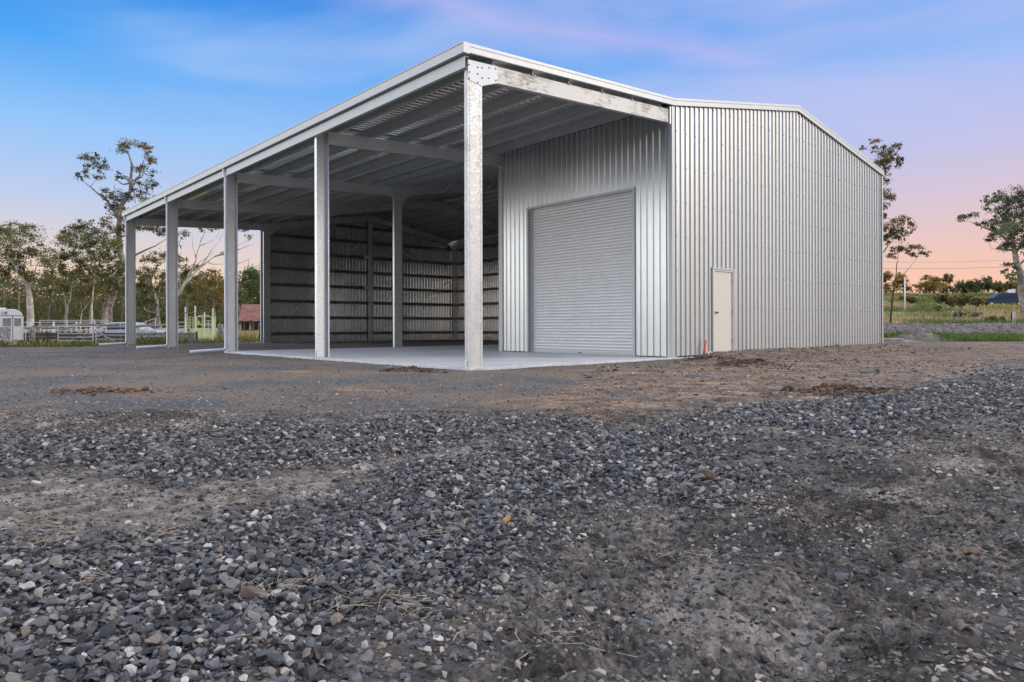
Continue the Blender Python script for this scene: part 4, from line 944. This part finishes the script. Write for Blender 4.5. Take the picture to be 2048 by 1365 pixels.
# right side
tree('tall narrow gum tree rising from behind the right end of the shed', 48, [[(1757, 652), (1753, 560), (1757, 470), (1754, 400), (1760, 345), (1762, 320)], [(1757, 480), (1775, 470), (1800, 455)], [(1755, 520), (1772, 500), (1790, 480)]],
     [(1750, 284, 9, 4), (1727, 298, 5, 3), (1748, 300, 5, 5), (1764, 312, 14, 10), (1772, 326, 12, 10), (1758, 330, 9, 8), (1790, 300, 9, 7), (1800, 318, 6, 9), (1797, 335, 5, 5), (1773, 345, 9, 6), (1767, 368, 9, 6), (1772, 385, 8, 6), (1774, 400, 12, 7), (1770, 415, 9, 7), (1768, 436, 7, 5), (1774, 455, 14, 9), (1802, 444, 12, 8), (1820, 458, 8, 7), (1792, 466, 14, 8), (1776, 478, 14, 7), (1806, 474, 9, 6)], .22, 'leaf_rusty', 'bark', dens=.38, twig=.8)
tree('young sapling with a thin dark trunk just right of the shed', 44, [[(1781, 662), (1782, 630), (1787, 590), (1791, 562), (1794, 530), (1798, 512)], [(1791, 562), (1806, 553), (1822, 535), (1838, 515)]],
     [(1795, 503, 10, 5), (1812, 500, 11, 6), (1832, 497, 11, 5), (1848, 508, 8, 5), (1824, 512, 10, 4), (1784, 515, 7, 5)], .07, 'leaf', 'bark_dark', dens=.34, twig=.7, name='sapling')
tree('large spreading gum tree at the right edge of the picture', 62, [[(2050, 600), (2042, 560), (2032, 520), (2026, 485), (2028, 450), (2034, 420)], [(2028, 500), (2000, 470), (1968, 458), (1940, 446)], [(2030, 510), (2060, 470), (2090, 440)], [(2026, 480), (2006, 440), (1990, 415)]],
     [(1923, 440, 9, 4), (1942, 435, 10, 5), (1962, 448, 8, 4), (1985, 402, 12, 7), (2003, 396, 10, 7), (1976, 415, 8, 5), (2038, 392, 20, 9), (2022, 412, 16, 9), (1998, 428, 12, 8), (2010, 440, 14, 10), (2045, 425, 20, 13), (1985, 455, 12, 8), (2008, 466, 16, 11), (2038, 462, 22, 14), (1984, 478, 9, 7), (2070, 400, 20, 14), (2085, 450, 24, 20), (2040, 490, 18, 10), (2008, 498, 10, 6), (2020, 535, 9, 5), (2012, 548, 7, 4), (2070, 500, 20, 15), (2026, 556, 10, 6)], .34, 'leaf_grey', 'bark', dens=.42)
far = [('low amber-lit tree beside the end of the shed', 1772, 548, 17, 'leaf_amber_lit'), ('amber-lit tree behind the light pole', 1806, 552, 14, 'leaf_amber_lit'), ('broad olive, amber-lit tree right of the light pole', 1858, 556, 26, 'leaf_amber_lit'), ('upright tree with orange skirts standing beside the broad amber-lit one', 1893, 552, 12, 'leaf_rusty'),
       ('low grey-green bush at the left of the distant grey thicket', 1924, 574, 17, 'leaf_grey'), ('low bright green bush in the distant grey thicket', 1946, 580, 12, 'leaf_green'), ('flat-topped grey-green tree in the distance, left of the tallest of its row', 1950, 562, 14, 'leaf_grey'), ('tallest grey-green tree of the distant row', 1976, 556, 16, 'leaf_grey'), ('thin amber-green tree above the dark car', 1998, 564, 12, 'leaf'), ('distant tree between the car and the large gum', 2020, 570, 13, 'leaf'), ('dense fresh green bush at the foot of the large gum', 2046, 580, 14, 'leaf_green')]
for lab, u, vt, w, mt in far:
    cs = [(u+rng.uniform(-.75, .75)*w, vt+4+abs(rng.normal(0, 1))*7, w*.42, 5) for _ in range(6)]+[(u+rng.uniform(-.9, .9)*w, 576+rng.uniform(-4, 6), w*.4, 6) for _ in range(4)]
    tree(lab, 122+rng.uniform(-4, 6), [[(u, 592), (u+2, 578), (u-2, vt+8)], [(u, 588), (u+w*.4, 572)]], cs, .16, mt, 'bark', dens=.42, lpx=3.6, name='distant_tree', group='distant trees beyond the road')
woodland(1600, 2300, 150, 185, ([1600, 2300], [578, 574]), 12000, 0, 'leaf_grey', 'far grey scrub along the horizon on the right')
for lab, dep, u, v, w, h_, mt in (('dark green shrub in front of the light pole', 84, 1817, 600, 16, 7, 'leaf_dark'), ('wide green shrub in the grass left of the road', 74, 1890, 602, 22, 9, 'leaf'), ('brownish shrub beside the wide green one', 73, 1925, 604, 20, 9, 'leaf'), ('olive shrub below the front of the car', 72, 1950, 606, 16, 7, 'leaf_amber_lit'),
                       ('low green shrub near the fence line', 56, 1868, 620, 12, 4, 'leaf'), ('dark low bush left of the pale fence post', 52, 1990, 641, 16, 5, 'leaf_dark')):
    cs = [(u+rng.uniform(-.9, .9)*w, v+rng.uniform(-.6, .6)*h_, w*.4, h_*.6) for _ in range(6)]
    x, y = gxy(u, dep); vb = V0-(gz1(x, y)-CAM[2])*FPX/dep
    tree(lab, dep, [[(u, vb), (u+1, v)], [(u, vb), (u-w*.4, v-2)]], cs, .05, mt, 'bark', dens=.7, lpx=3.6, name='shrub', cat='shrub')
for lab, u in (('leafless pale shrub in the grass, left one', 1912), ('leafless pale shrub leaning in the grass, middle one', 1925), ('leafless pale shrub in the grass, right one', 1957)):
    x, y = gxy(u, 51); vb = V0-(gz1(x, y)-CAM[2])*FPX/51; vb0 = vb
    tree(lab, 51, [[(u, vb), (u+rng.uniform(-4, 4), vb-16)]], [(u+rng.uniform(-12, 12), vb-26+rng.uniform(-5, 5), 7, 3) for _ in range(3)], .035, 'leaf', 'bark_pale', dens=.3, name='bare_shrub', cat='shrub', twig=1.6,
         bare=[(u, vb-6, u+rng.uniform(-16, 16), vb-30, .03) for _ in range(6)])

# ------------------------------------------------------------------ grasses
def blades(name, label, x, y, h, w, mat, rnd):
    n = len(x); z = gz(x, y)-.02; a = rng.uniform(0, 2*math.pi, n); lx, ly = rng.normal(0, .35, n)*h, rng.normal(0, .35, n)*h
    dx, dy = np.cos(a)*w, np.sin(a)*w
    V = np.stack([np.stack([x-dx, y-dy, z], 1), np.stack([x+dx, y+dy, z], 1), np.stack([x+lx*.4+dx*.7, y+ly*.4+dy*.7, z+h*.6], 1), np.stack([x+lx, y+ly, z+h], 1)], 1).reshape(-1, 3)
    o = link(name, npmesh(name, V, np.arange(4*n).reshape(-1, 4), 4, rnd), None, M[mat]); tag(o, label, 'grass', kind='stuff')
def wedge(u0, u1, d0, d1, n):
    u = rng.uniform(u0, u1, n); dd = np.sqrt(rng.uniform(d0*d0, d1*d1, n)); k = (u-1024)/FPX
    return CAM[0]+dd*(FW[0]+RT[0]*k), CAM[1]+dd*(FW[1]+RT[1]*k), dd, u
x, y, dd, u = wedge(1740, 2300, 30, 40.5, 16000); c = fbm(x*.4, y*.4, 4); k = rng.random(len(x)) < sst(.36, .52, c)*(1-np.exp(-((u-1845)/38)**2)*(dd < 36)); x, y, dd, c = x[k], y[k], dd[k], c[k]
blades('green_grass', 'bright green grass strip before the soil bank', x, y, rng.uniform(.12, .34, len(x)), rng.uniform(.010, .02, len(x)), 'grass', np.clip(rng.normal(.5, .25, len(x)), 0, 1))
x, y, dd, u = wedge(1740, 2320, 46, 122, 46000); c = fbm(x*.12, y*.2, 4); k = (rng.random(len(x)) < .25+sst(.35, .6, c)) & ~((np.abs(dd-58) < 1.3) | (np.abs(dd-89) < 2.6)); x, y, dd, c = x[k], y[k], dd[k], c[k]
gg = fbm(x*.10+50, y*.10, 3); 
blades('dry_grass', 'long dry and green grass over the rising ground on the right', x, y, rng.uniform(.2, .65, len(x)), rng.uniform(.015, .04, len(x)), 'drygrass', np.clip(.75-1.1*sst(.4, .62, gg)*1.0+rng.normal(0, .2, len(x)), 0, 1))
x, y, dd, u = wedge(-260, 560, 29.5, 44, 15000); c = fbm(x*.5, y*.5, 4); k = rng.random(len(x)) < sst(.38, .6, c)*np.where(dd < 38, 1, .7)*(~((x > -.5) & (y > -.5) & (y < 24.5))); x, y, dd, c, u = x[k], y[k], dd[k], c[k], u[k]
blades('weeds', 'green and yellow weeds along the edge of the yard on the left', x, y, rng.uniform(.06, .42, len(x))*sst(.3, .7, c)+.05, rng.uniform(.010, .02, len(x)), 'weed', np.clip(rng.normal(.55, .3, len(x)), 0, 1))
x, y, dd, u = wedge(-260, 560, 36, 75, 14000); k = rng.random(len(x)) < sst(.4, .6, fbm(x*.3+4, y*.3, 4)); x, y = x[k], y[k]
blades('dry_grass', 'dry brown grass among the stock yards', x, y, rng.uniform(.15, .6, len(x)), rng.uniform(.012, .03, len(x)), 'drygrass', np.clip(rng.normal(.4, .3, len(x)), 0, 1))
x, y, dd, u = wedge(482, 512, 44, 49, 2200); blades('dry_grass', 'tall straw coloured grass clump beside the rusty roofed shelter', x, y, rng.uniform(.3, .95, len(x)), rng.uniform(.010, .02, len(x)), 'drygrass', np.clip(rng.normal(.75, .2, len(x)), 0, 1))
x, y, dd, u = wedge(272, 338, 34, 38, 1500); blades('weeds', 'fresh yellow-green weeds between the farthest lean-to columns', x, y, rng.uniform(.15, .6, len(x)), rng.uniform(.012, .025, len(x)), 'weed', np.clip(rng.normal(.7, .2, len(x)), 0, 1))

# ================================================================== yard things, built in local frames facing the camera side
def thing(name, u, dep, label, cat, group=None, rot=0.0):
    x, y = gxy(u, dep); o = empty(name, (x, y, gz1(x, y)), label, cat, group); o.rotation_euler = (0, 0, -YAW+rot); o['_loc'] = 1; return o
def px(u0, u1, dep): return (u1-u0)*dep/FPX
def text_mesh(s_, size, name, mat, parent, loc, rot):
    c = D.curves.new(name, 'FONT'); c.body = s_; c.size = size; c.extrude = .004; to = D.objects.new(name+'_t', c); COL.objects.link(to)
    bpy.context.view_layer.update(); me = D.meshes.new_from_object(to.evaluated_get(bpy.context.evaluated_depsgraph_get())); D.objects.remove(to)
    o = D.objects.new(name, me); me.materials.append(mat); COL.objects.link(o); o.parent = parent; o.location = loc; o.rotation_euler = rot; return o

# old white horse trailer
ht = thing('horse_trailer', -8, 36, 'old white horse trailer with rust-stained lower panels at the left edge', 'horse trailer', rot=.66)
W2, H0, H1, LN = 1.15, .42, 2.05, 3.2
prof = [(-W2, H0), (W2, H0), (W2, H1-.45)]+[(W2-.45+.45*math.cos(a), H1-.45+.45*math.sin(a)) for a in np.linspace(.15, math.pi/2, 7)]+[(-W2+.45-.45*math.cos(a), H1-.45+.45*math.sin(a)) for a in np.linspace(math.pi/2, .15, 7)]+[(-W2, H1-.45)]
MB().prism(prof, (0, 0, 0), (0, LN, 0), (1, 0, 0), (0, 0, 1)).build('body', M['van'], ht, bevel=.02)
MB().box(-W2-.01, W2+.012, -.03, LN*.98, .18, H0+.06).build('lower_panel', M['van_rust'], ht, bevel=.015)
MB().box(W2-.14, W2+.05, -.08, .0, .26, .46).build('corner_bumper', M['rust_pipe'], ht)
for x0, x1 in ((.28, .62), (.76, 1.04), (-.4, .05)):
    w_ = MB().box(x0, x1, -.012, -.003, 1.18, 1.58).build('window', M['glass'], ht); MB().box(x0-.03, x1+.03, -.016, -.004, 1.155, 1.18).box(x0-.03, x1+.03, -.016, -.004, 1.58, 1.605).build('frame', M['van'], w_)
MB().box(.68, .70, -.010, -.002, .5, 1.72).box(-W2+.05, W2-.02, -.012, -.002, 1.70, 1.725).build('door_seam', M['timber_d'], ht)
MB().box(.12, .6, -.008, -.003, .5, 1.13).build('dark_panel', plain('scuffed_grey_panel', (.10, .10, .10), .8, .5, 9, col2=(.4, .4, .4)), ht)
text_mesh("UB'", .20, 'lettering', M['black'], ht, (.22, -.006, 1.78), (math.radians(90), 0, 0))
MB().box(-.5, .42, .2, 1.6, H1-.01, H1+.07).build('roof_vent', M['van'], ht)
for yy in (.55, 1.5, 2.4): MB().tube([(W2-.16, yy, .12), (W2-.14, yy, .12), (W2+.03, yy, .12), (W2+.05, yy, .12)], [.22, .30, .30, .22], 20).build('wheel', M['tyre'], ht)
MB().box(.78, 1.02, -.05, .05, -.12, .2).build('rear_leg', M['black'], ht)
MB().tube([(W2+.08, -.1, -.15), (W2+.08, -.1, 1.05)], .022, 6).build('ramp_rod', M['white_steel'], ht)

def panel(u0, u1, dep, zlo, zhi, nrail, label, mat='white_steel', name='stock_panel', cat='cattle panel', tilt=0, r=.022, group='steel cattle panels of the stock yard', posts=2):
    t_ = thing(name, u0, dep, label, cat, group); w = px(u0, u1, dep)
    for i in range(nrail):
        zz = zlo+(zhi-zlo)*i/(nrail-1); MB().tube([(0, 0, zz), (w, 0, zz+tilt)], r, 6).build('rail', M[mat], t_)
    for i in range(posts):
        xx = w*i/(posts-1); MB().tube([(xx, 0, zlo-.12), (xx, 0, zhi+tilt*i/(posts-1)+.03)], r*1.15, 6).build('upright', M[mat], t_)
    return t_
panel(116, 186, 38.5, .18, 1.14, 6, 'pale steel farm gate standing alone at the front of the yards', name='farm_gate', cat='gate', group=None)
panel(192, 258, 39.5, .22, 1.12, 5, 'steel gate partly behind the farthest downpipe', name='farm_gate', cat='gate', group=None)
pn = [(36, 61, 'cattle panel beside the horse trailer'), (62, 106, 'cattle panel behind the weathered timber post'), (109, 152, 'cattle panel behind the left half of the farm gate'), (154, 190, 'cattle panel behind the right half of the farm gate'), (190, 212, 'short cattle panel left of the white car')]
for a, b_, l in pn: panel(a, b_, 47+rng.uniform(-1, 1), .35, 1.45, 5, l)
panel(80, 216, 52, .95, 1.62, 3, 'long tall rail run behind the cattle panels', posts=6, name='yard_rails', group=None, cat='fence')
panel(272, 311, 46, .30, 1.25, 5, 'cattle panel propped at a slant between the farthest columns', tilt=.42, posts=3)
panel(311, 335, 46, .30, 1.25, 5, 'straight cattle panel right of the slanting one', posts=3)
panel(356, 372, 50, .30, 1.45, 5, 'narrow cattle panel left of the tall steel posts')
def post(u, dep, h, r, mat, label, name='fence_post', cat='post', lean=0, depth_=.25, group=None, sides=8):
    x, y = gxy(u, dep); z = gz1(x, y); mb = MB()
    pts = [(x+RT[0]*lean*t_, y+RT[1]*lean*t_, z-depth_+(h+depth_)*t_) for t_ in (0, .3, .6, .97, 1)]
    mb.tube(pts, [r*1.08, r, r*.96, r*.92, r*.7], sides); o = mb.build(name, M[mat], None, True); o['label'] = label; o['category'] = cat
    if group: o['group'] = group
    return o
post(64, 41, 1.12, .15, 'timber', 'thick weathered timber post near the horse trailer', 'timber_post', lean=.03)
post(78, 46, 1.35, .06, 'timber', 'slim grey timber post topped above the rails', 'timber_post')
post(147, 45, 1.35, .07, 'timber', 'grey timber post behind the farm gate', 'timber_post')
post(169, 41, 1.28, .035, 'rust_pipe', 'rusty steel pipe post behind the right end of the farm gate', 'pipe_post')
post(130, 49, 1.45, .04, 'timber', 'thin pale stake behind the middle of the farm gate', 'timber_post')
post(441, 55, 1.35, .22, 'timber', 'squat blue-grey tree stump post right of the green cattle crush', 'stump_post', sides=9)
def beam(p0, p1, r, mat, name, label, cat, seg=5, wob=.03):
    a = P3(*p0); b_ = P3(*p1); pts = [a+(b_-a)*i/seg+rng.normal(0, wob, 3)*(0 < i < seg) for i in range(seg+1)]
    o = MB().tube(pts, [r*(1+rng.uniform(-.12, .12)) for _ in pts], 8).build(name, M[mat], None, True); tag(o, label, cat); return o
beam((48, 655, 41.2), (72, 651.5, 41.2), .055, 'timber', 'timber_rail', 'bent grey rail resting on the thick timber post', 'rail')
beam((66, 651.5, 41), (140, 657, 44), .065, 'timber', 'timber_rail', 'long round grey rail running behind the farm gate', 'rail')
beam((130, 655, 43), (158, 645, 45), .05, 'timber', 'timber_rail', 'short rail rising to the right above the farm gate', 'rail')
beam((189, 659, 40.2), (229, 684, 38.4), .06, 'timber', 'timber_rail', 'grey rail leaning down against the second gate', 'rail')
beam((160, 648, 44), (255, 650, 45), .06, 'timber', 'timber_rail', 'long grey rail crossing behind the second gate', 'rail')
beam((272, 652, 44), (333, 648, 45), .07, 'timber', 'timber_rail', 'reddish grey rail in front of the slanting cattle panel', 'rail')
# low timber sleeper fence
for (u0, u1, lab) in ((38, 262, 'low dark fence of old timber boards behind the farm gate'), (268, 392, 'low grey fence of old timber boards between the farthest columns')):
    t_ = thing('board_fence', u0, 43.5, lab, 'fence'); w = px(u0, u1, 43.5); nb = int(w/2.1)+1
    for i in range(3):
        for j in range(nb):
            MB().box(j*w/nb+.01, (j+1)*w/nb-.01, -.03, .03, .14+i*.22+rng.uniform(-.015, .015), .33+i*.22+rng.uniform(-.015, .015)).build('board', M['timber_d'] if u0 < 100 else M['timber'], t_)
    for j in range(nb+1): MB().box(j*w/nb-.05, j*w/nb+.05, .031, .13, -.2, .85).build('post', M['timber_d'], t_)
# tall galvanised posts with rusty rail (race gantry)
gt = thing('race_gantry', 371, 58, 'tall galvanised posts joined by a thin rusty rail above the cattle crush', 'steel frame')
for u, h_ in ((371, 2.75), (390.5, 2.85), (409, 2.35), (426, 2.65)): MB().tube([(px(371, u, 58), 0, -.2), (px(371, u, 58), 0, h_)], .055, 8).build('post', M['galv'], gt)
MB().tube([(0, -.06, 2.3), (px(371, 409, 58), -.06, 2.2)], .03, 6).build('rail', M['rust_pipe'], gt)
MB().tube([(-.75, -.06, 1.9), (0, -.06, 2.3)], .03, 6).build('rail', M['rust_pipe'], gt)
# cattle crush
cc = thing('cattle_crush', 393, 59, 'pale yellow-green steel cattle crush with a barred gate', 'cattle crush', rot=.40); w = px(393, 432, 59)*.9
G = 'green_steel'
for xx in (0, w*.30, w*.80, w): MB().box(xx-.03, xx+.03, -.03, .03, -.05, 1.98).build('upright', M[G], cc)
for xx in (0, w): MB().box(xx-.03, xx+.03, 1.4, 1.46, -.05, 1.95).build('upright', M[G], cc)
for zz in (1.93, 1.3): MB().box(-.03, w+.03, -.035, .035, zz, zz+.05).build('cross_bar', M[G], cc)
for zz in (1.93, .3): MB().box(-.03, .03, .03, 1.42, zz, zz+.05).box(w-.03, w+.03, .03, 1.42, zz, zz+.05).build('side_bar', M[G], cc)
MB().box(.03, w*.30-.03, -.02, .0, .05, 1.02).build('side_sheet', M[G], cc)
MB().box(w*.84, w-.03, -.02, .0, .05, 1.88).build('side_sheet', M[G], cc)
cg = MB().box(w*.30+.03, w*.80-.03, -.045, -.03, .08, .66).build('gate', M[G], cc)
for zz in (.72, .98, 1.2, 1.42, 1.62): MB().box(w*.30+.03, w*.80-.03, -.05, -.03, zz, zz+.04).build('gate_bar', M[G], cg)
MB().box(w*.60, w*.63, -.052, -.045, .7, 1.62).build('latch_bar', M['white_steel'], cg)
MB().box(w*.55, w*.72, -.056, -.045, .70, .74).build('latch', M['van'], cg)
MB().tube([(.1, .0, 2.0), (.5, .1, 2.1), (1.0, .0, 2.04)], .035, 6).build('lever', M[G], cc)
for xx in (.1, .25): MB().box(xx, xx+.12, -.03, -.01, 1.36, 1.62).build('slide_plate', M['rust_pipe'] if xx > .2 else M[G], cc)
panel(374, 386, 60, .75, 1.95, 6, 'narrow pale green panel left of the cattle crush', 'green_steel', name='crush_panel', cat='cattle panel', group=None, r=.03, posts=3)
# white car parked behind the yards
def vehicle_body(prof, width, mb=None, taper=.12, belt=None):
    """side profile (x,z) extruded over the width with tumblehome above the belt line"""
    mb = mb or MB(); n = len(prof); vs = []
    for s_ in (-1, -.92, .92, 1):
        for x_, z_ in prof:
            t_ = max(0, (z_-belt))*taper if belt else 0
            sh = .03 if abs(s_) == 1 else 0
            vs.append((x_*(1-sh*.3), s_*width/2*(1-t_*1.4), z_-(.03 if (abs(s_) == 1 and z_ > .5) else 0)))
    fs = []
    for k in range(3):
        for i in range(n): fs.append((k*n+i, k*n+(i+1) % n, (k+1)*n+(i+1) % n, (k+1)*n+i))
    fs += [tuple(range(n))[::-1], tuple(range(3*n, 4*n))]
    return mb.add(vs, fs)
def make_car(name, u, dep, rot, paint, label, cat, prof, wins, wheels, width=1.75, zoff=0):
    t_ = thing(name, u, dep, label, cat, rot=rot)
    vehicle_body(prof, width, taper=.16, belt=.95).build('body', M[paint], t_, bevel=.03)
    for (x0, x1, xt0, xt1) in wins:
        for s_ in (-1, 1):
            mb = MB(); yb_ = s_*(width/2*(1-.02)+.004); yt_ = s_*(width/2*(1-.45*.16*1.4)+.006)
            mb.add([(x0, yb_, .98), (x1, yb_, .98), (xt1, yt_, 1.36), (xt0, yt_, 1.36), (x0, yb_-s_*.02, .98), (x1, yb_-s_*.02, .98), (xt1, yt_-s_*.02, 1.36), (xt0, yt_-s_*.02, 1.36)], [(0,1,2,3), (7,6,5,4), (0,4,5,1), (1,5,6,2), (2,6,7,3), (3,7,4,0)]); mb.build('side_window', M['glass_dark'], t_)
    for xx in wheels:
        for s_ in (-1, 1):
            w_ = MB().tube([(xx, s_*(width/2-.20), .33), (xx, s_*(width/2-.19), .33), (xx, s_*(width/2+.01), .33), (xx, s_*(width/2+.02), .33)], [.27, .33, .33, .27], 20).build('wheel', M['tyre'], t_, True)
            MB().tube([(xx, s_*(width/2+.015), .33), (xx, s_*(width/2+.03), .33)], [.19, .16], 14).build('rim', M['white_steel'], w_)
    return t_
M['glass_dark'] = plain('tinted_glass', (.03, .035, .04), .12)
sedan = [(-2.25, .35), (2.2, .35), (2.25, .62), (2.2, .88), (1.15, 1.0), (.55, 1.40), (.1, 1.47), (-1.1, 1.45), (-1.75, 1.02), (-2.22, .95)]
wc = make_car('parked_car', 262, 50, math.radians(2), 'silver', 'white car parked behind the yard rails', 'car', sedan, [(-1.45, -.35, -1.05, -.35), (-.3, .95, -.3, .5)], (-1.4, 1.35))
# dark blue car on the road, heading left, towing an enclosed trailer
suv = [(-2.3, .4), (2.3, .4), (2.35, .75), (2.25, 1.0), (1.25, 1.08), (.65, 1.58), (.2, 1.66), (-1.9, 1.64), (-2.28, 1.1)]
rc = make_car('road_car', 2004, 87.5, math.radians(168), 'blue', 'dark blue car heading left along the road', 'car', suv, [(-2.0, -1.1, -1.85, -1.1), (-1.0, -.1, -1.0, -.1), (0, 1.05, 0, .62)], (-1.5, 1.5), 1.85)
for s_ in (-1, 1): MB().box(2.27, 2.36, s_*.62-.14, s_*.62+.14, .70, .86).build('headlight', M['van'], rc)
for s_ in (-1, 1): MB().box(-2.33, -2.27, s_*.78-.07, s_*.78+.07, .80, 1.15).build('tail_light', M['redlamp'], rc)
bt = thing('box_trailer', 2048, 90, 'navy blue box trailer with a pale front towed behind the dark car', 'trailer', rot=math.radians(170))
MB().box(-2.2, 1.4, -1.0, 1.0, .5, 2.25).build('body', M['blue2'], bt, bevel=.04)
MB().box(1.401, 1.44, -.95, .95, .55, 2.2).build('front_panel', M['van'], bt)
for xx in (-.5, .3):
    for s_ in (-1, 1): MB().tube([(xx, s_*.8, .32), (xx, s_*1.02, .32)], .32, 18).build('wheel', M['tyre'], bt, True)
MB().box(1.44, 2.5, -.05, .05, .45, .55).build('drawbar', M['black'], bt)
MB().box(1.3, 1.42, .78, 1.01, 1.7, 2.1).build('marker_panel', M['redlamp'], bt)

# rusty roofed shelter
rs = thing('rusty_shelter', 478, 50, 'low open shelter with a rusty corrugated roof left of the shed interior', 'shelter', rot=.30); w = 3.0
zf, zb_ = 1.62, 2.9
rm = MB(); d = Vector((0, 4.0, zb_-zf)).normalized(); n_ = Vector((0, -d.z, d.y))
sheet(rm, (-.05, -.3, zf-.09), (1, 0, 0), d, n_, 0, w, lambda q: .05*math.sin(q*9)+.04*math.sin(q*23), 4.2, 0, .10, .018, ((0, 0), (.025, .5), (.05, 1), (.075, .5)))
rm.build('roof', M['rust'], rs)
for xx in (.08, .72, 1.32, 2.4):
    for yy in (.0, 3.6): MB().tube([(xx, yy, -.2), (xx+.02, yy, zf+yy/4*(zb_-zf)-.1)], .075, 7).build('post', M['timber'], rs, True)
MB().tube([(-.1, -.02, zf-.14), (1.3, 0, zf-.10), (w, .0, zf-.13)], .06, 7).build('beam', M['timber'], rs, True)
MB().box(.0, w, 3.65, 3.7, 0, 2.6).build('back_wall', M['timber_d'], rs)
MB().box(-.03, .0, 1.0, 3.65, 0, 1.9).build('side_wall', M['timber_d'], rs)
fr = thing('leaning_frame', 481, 53, 'thin white steel frame lying on the rusty shelter roof', 'steel frame')
MB().tube([(0, 0, 1.95), (.45, 0, 2.6), (.95, 0, 2.62), (.75, 0, 2.2), (.3, 0, 2.1), (.45, 0, 2.6)], .022, 6).build('bar', M['white_steel'], fr)
post(519, 40, 1.25, .03, 'black', 'short black steel picket before the shelter', 'steel_picket')
# kerb strip by the grass verge
t_ = thing('concrete_strip', 60, 37.6, None, None); w = px(60, 232, 37.6)
ks = MB().box(0, w, -.15, .15, -.1, .07).build('concrete_strip', M['concrete'], None); ks.matrix_world = t_.matrix_basis; ks.location = t_.location; ks.rotation_euler = t_.rotation_euler; D.objects.remove(t_); tag(ks, kind='structure')

# right: light pole, fence posts, power line, planks
lp = thing('light_pole', 1810, 80, 'thin white pole standing in the grass right of the shed', 'pole')
MB().tube([(0, 0, -.3), (0, 0, 3.85)], [.10, .07], 10).build('shaft', M['van'], lp, True)
MB().box(-.12, .12, -.05, .05, 3.85, 3.95).build('cap', M['van'], lp)
post(1846, 49.5, .95, .06, 'timber', 'short grey fence post left of the bare shrubs', 'fence_post')
post(2028, 48.5, 1.05, .09, 'bark_pale', 'thick pale fence post near the right edge', 'fence_post')
post(2023, 50.5, 1.0, .05, 'bark_dark', 'dark fence post touching the thick pale one', 'fence_post')
for (u, dep, lab) in ((1640, 110, 'timber power pole standing behind the shed'), (2330, 105, 'power pole beyond the right edge')):
    x, y = gxy(u, dep); z = gz1(x, y); t_ = empty('power_pole', (x, y, z), lab, 'power pole'); MB().tube([(x, y, z-.5), (x, y, 11.4)], [.16, .1], 8).build('pole', M['timber'], t_, True)
    MB().box(x-1.1, x+1.1, y-.06, y+.06, 10.9, 11.05).build('crossarm', M['timber'], t_)
for dz, lab in ((0, 'upper thin black power line crossing the pink sky'), (-1.0, 'lower power line crossing the pink sky')):
    a = np.array([*gxy(1640, 110), 10.95+dz]); b_ = np.array([*gxy(2330, 105), 10.95+dz+1.2]); pts = []
    for i in range(25):
        s_ = i/24; p = a+(b_-a)*s_; p[2] -= 1.1*4*s_*(1-s_); pts.append(p)
    tag(MB().tube(pts, .022 if dz else .014, 5).build('power_line', M['wire'], None), lab, 'power line', 'power lines over the road')
pk = thing('timber_plank', 1766, 28.6, 'pale timber boards lying on the ground at the shed corner', 'plank')
for i in range(2): MB().box(-.3+i*.15, .85+i*.03, i*.22, .2+i*.22, .05, .10).build('board', M['plank'], pk)
for i in range(3): MB().box(i*.35, i*.35+.06, -.02, .5, .0, .05).build('bearer', M['timber_d'], pk)
for o in S.objects:
    if o.get('_loc'): del o['_loc']
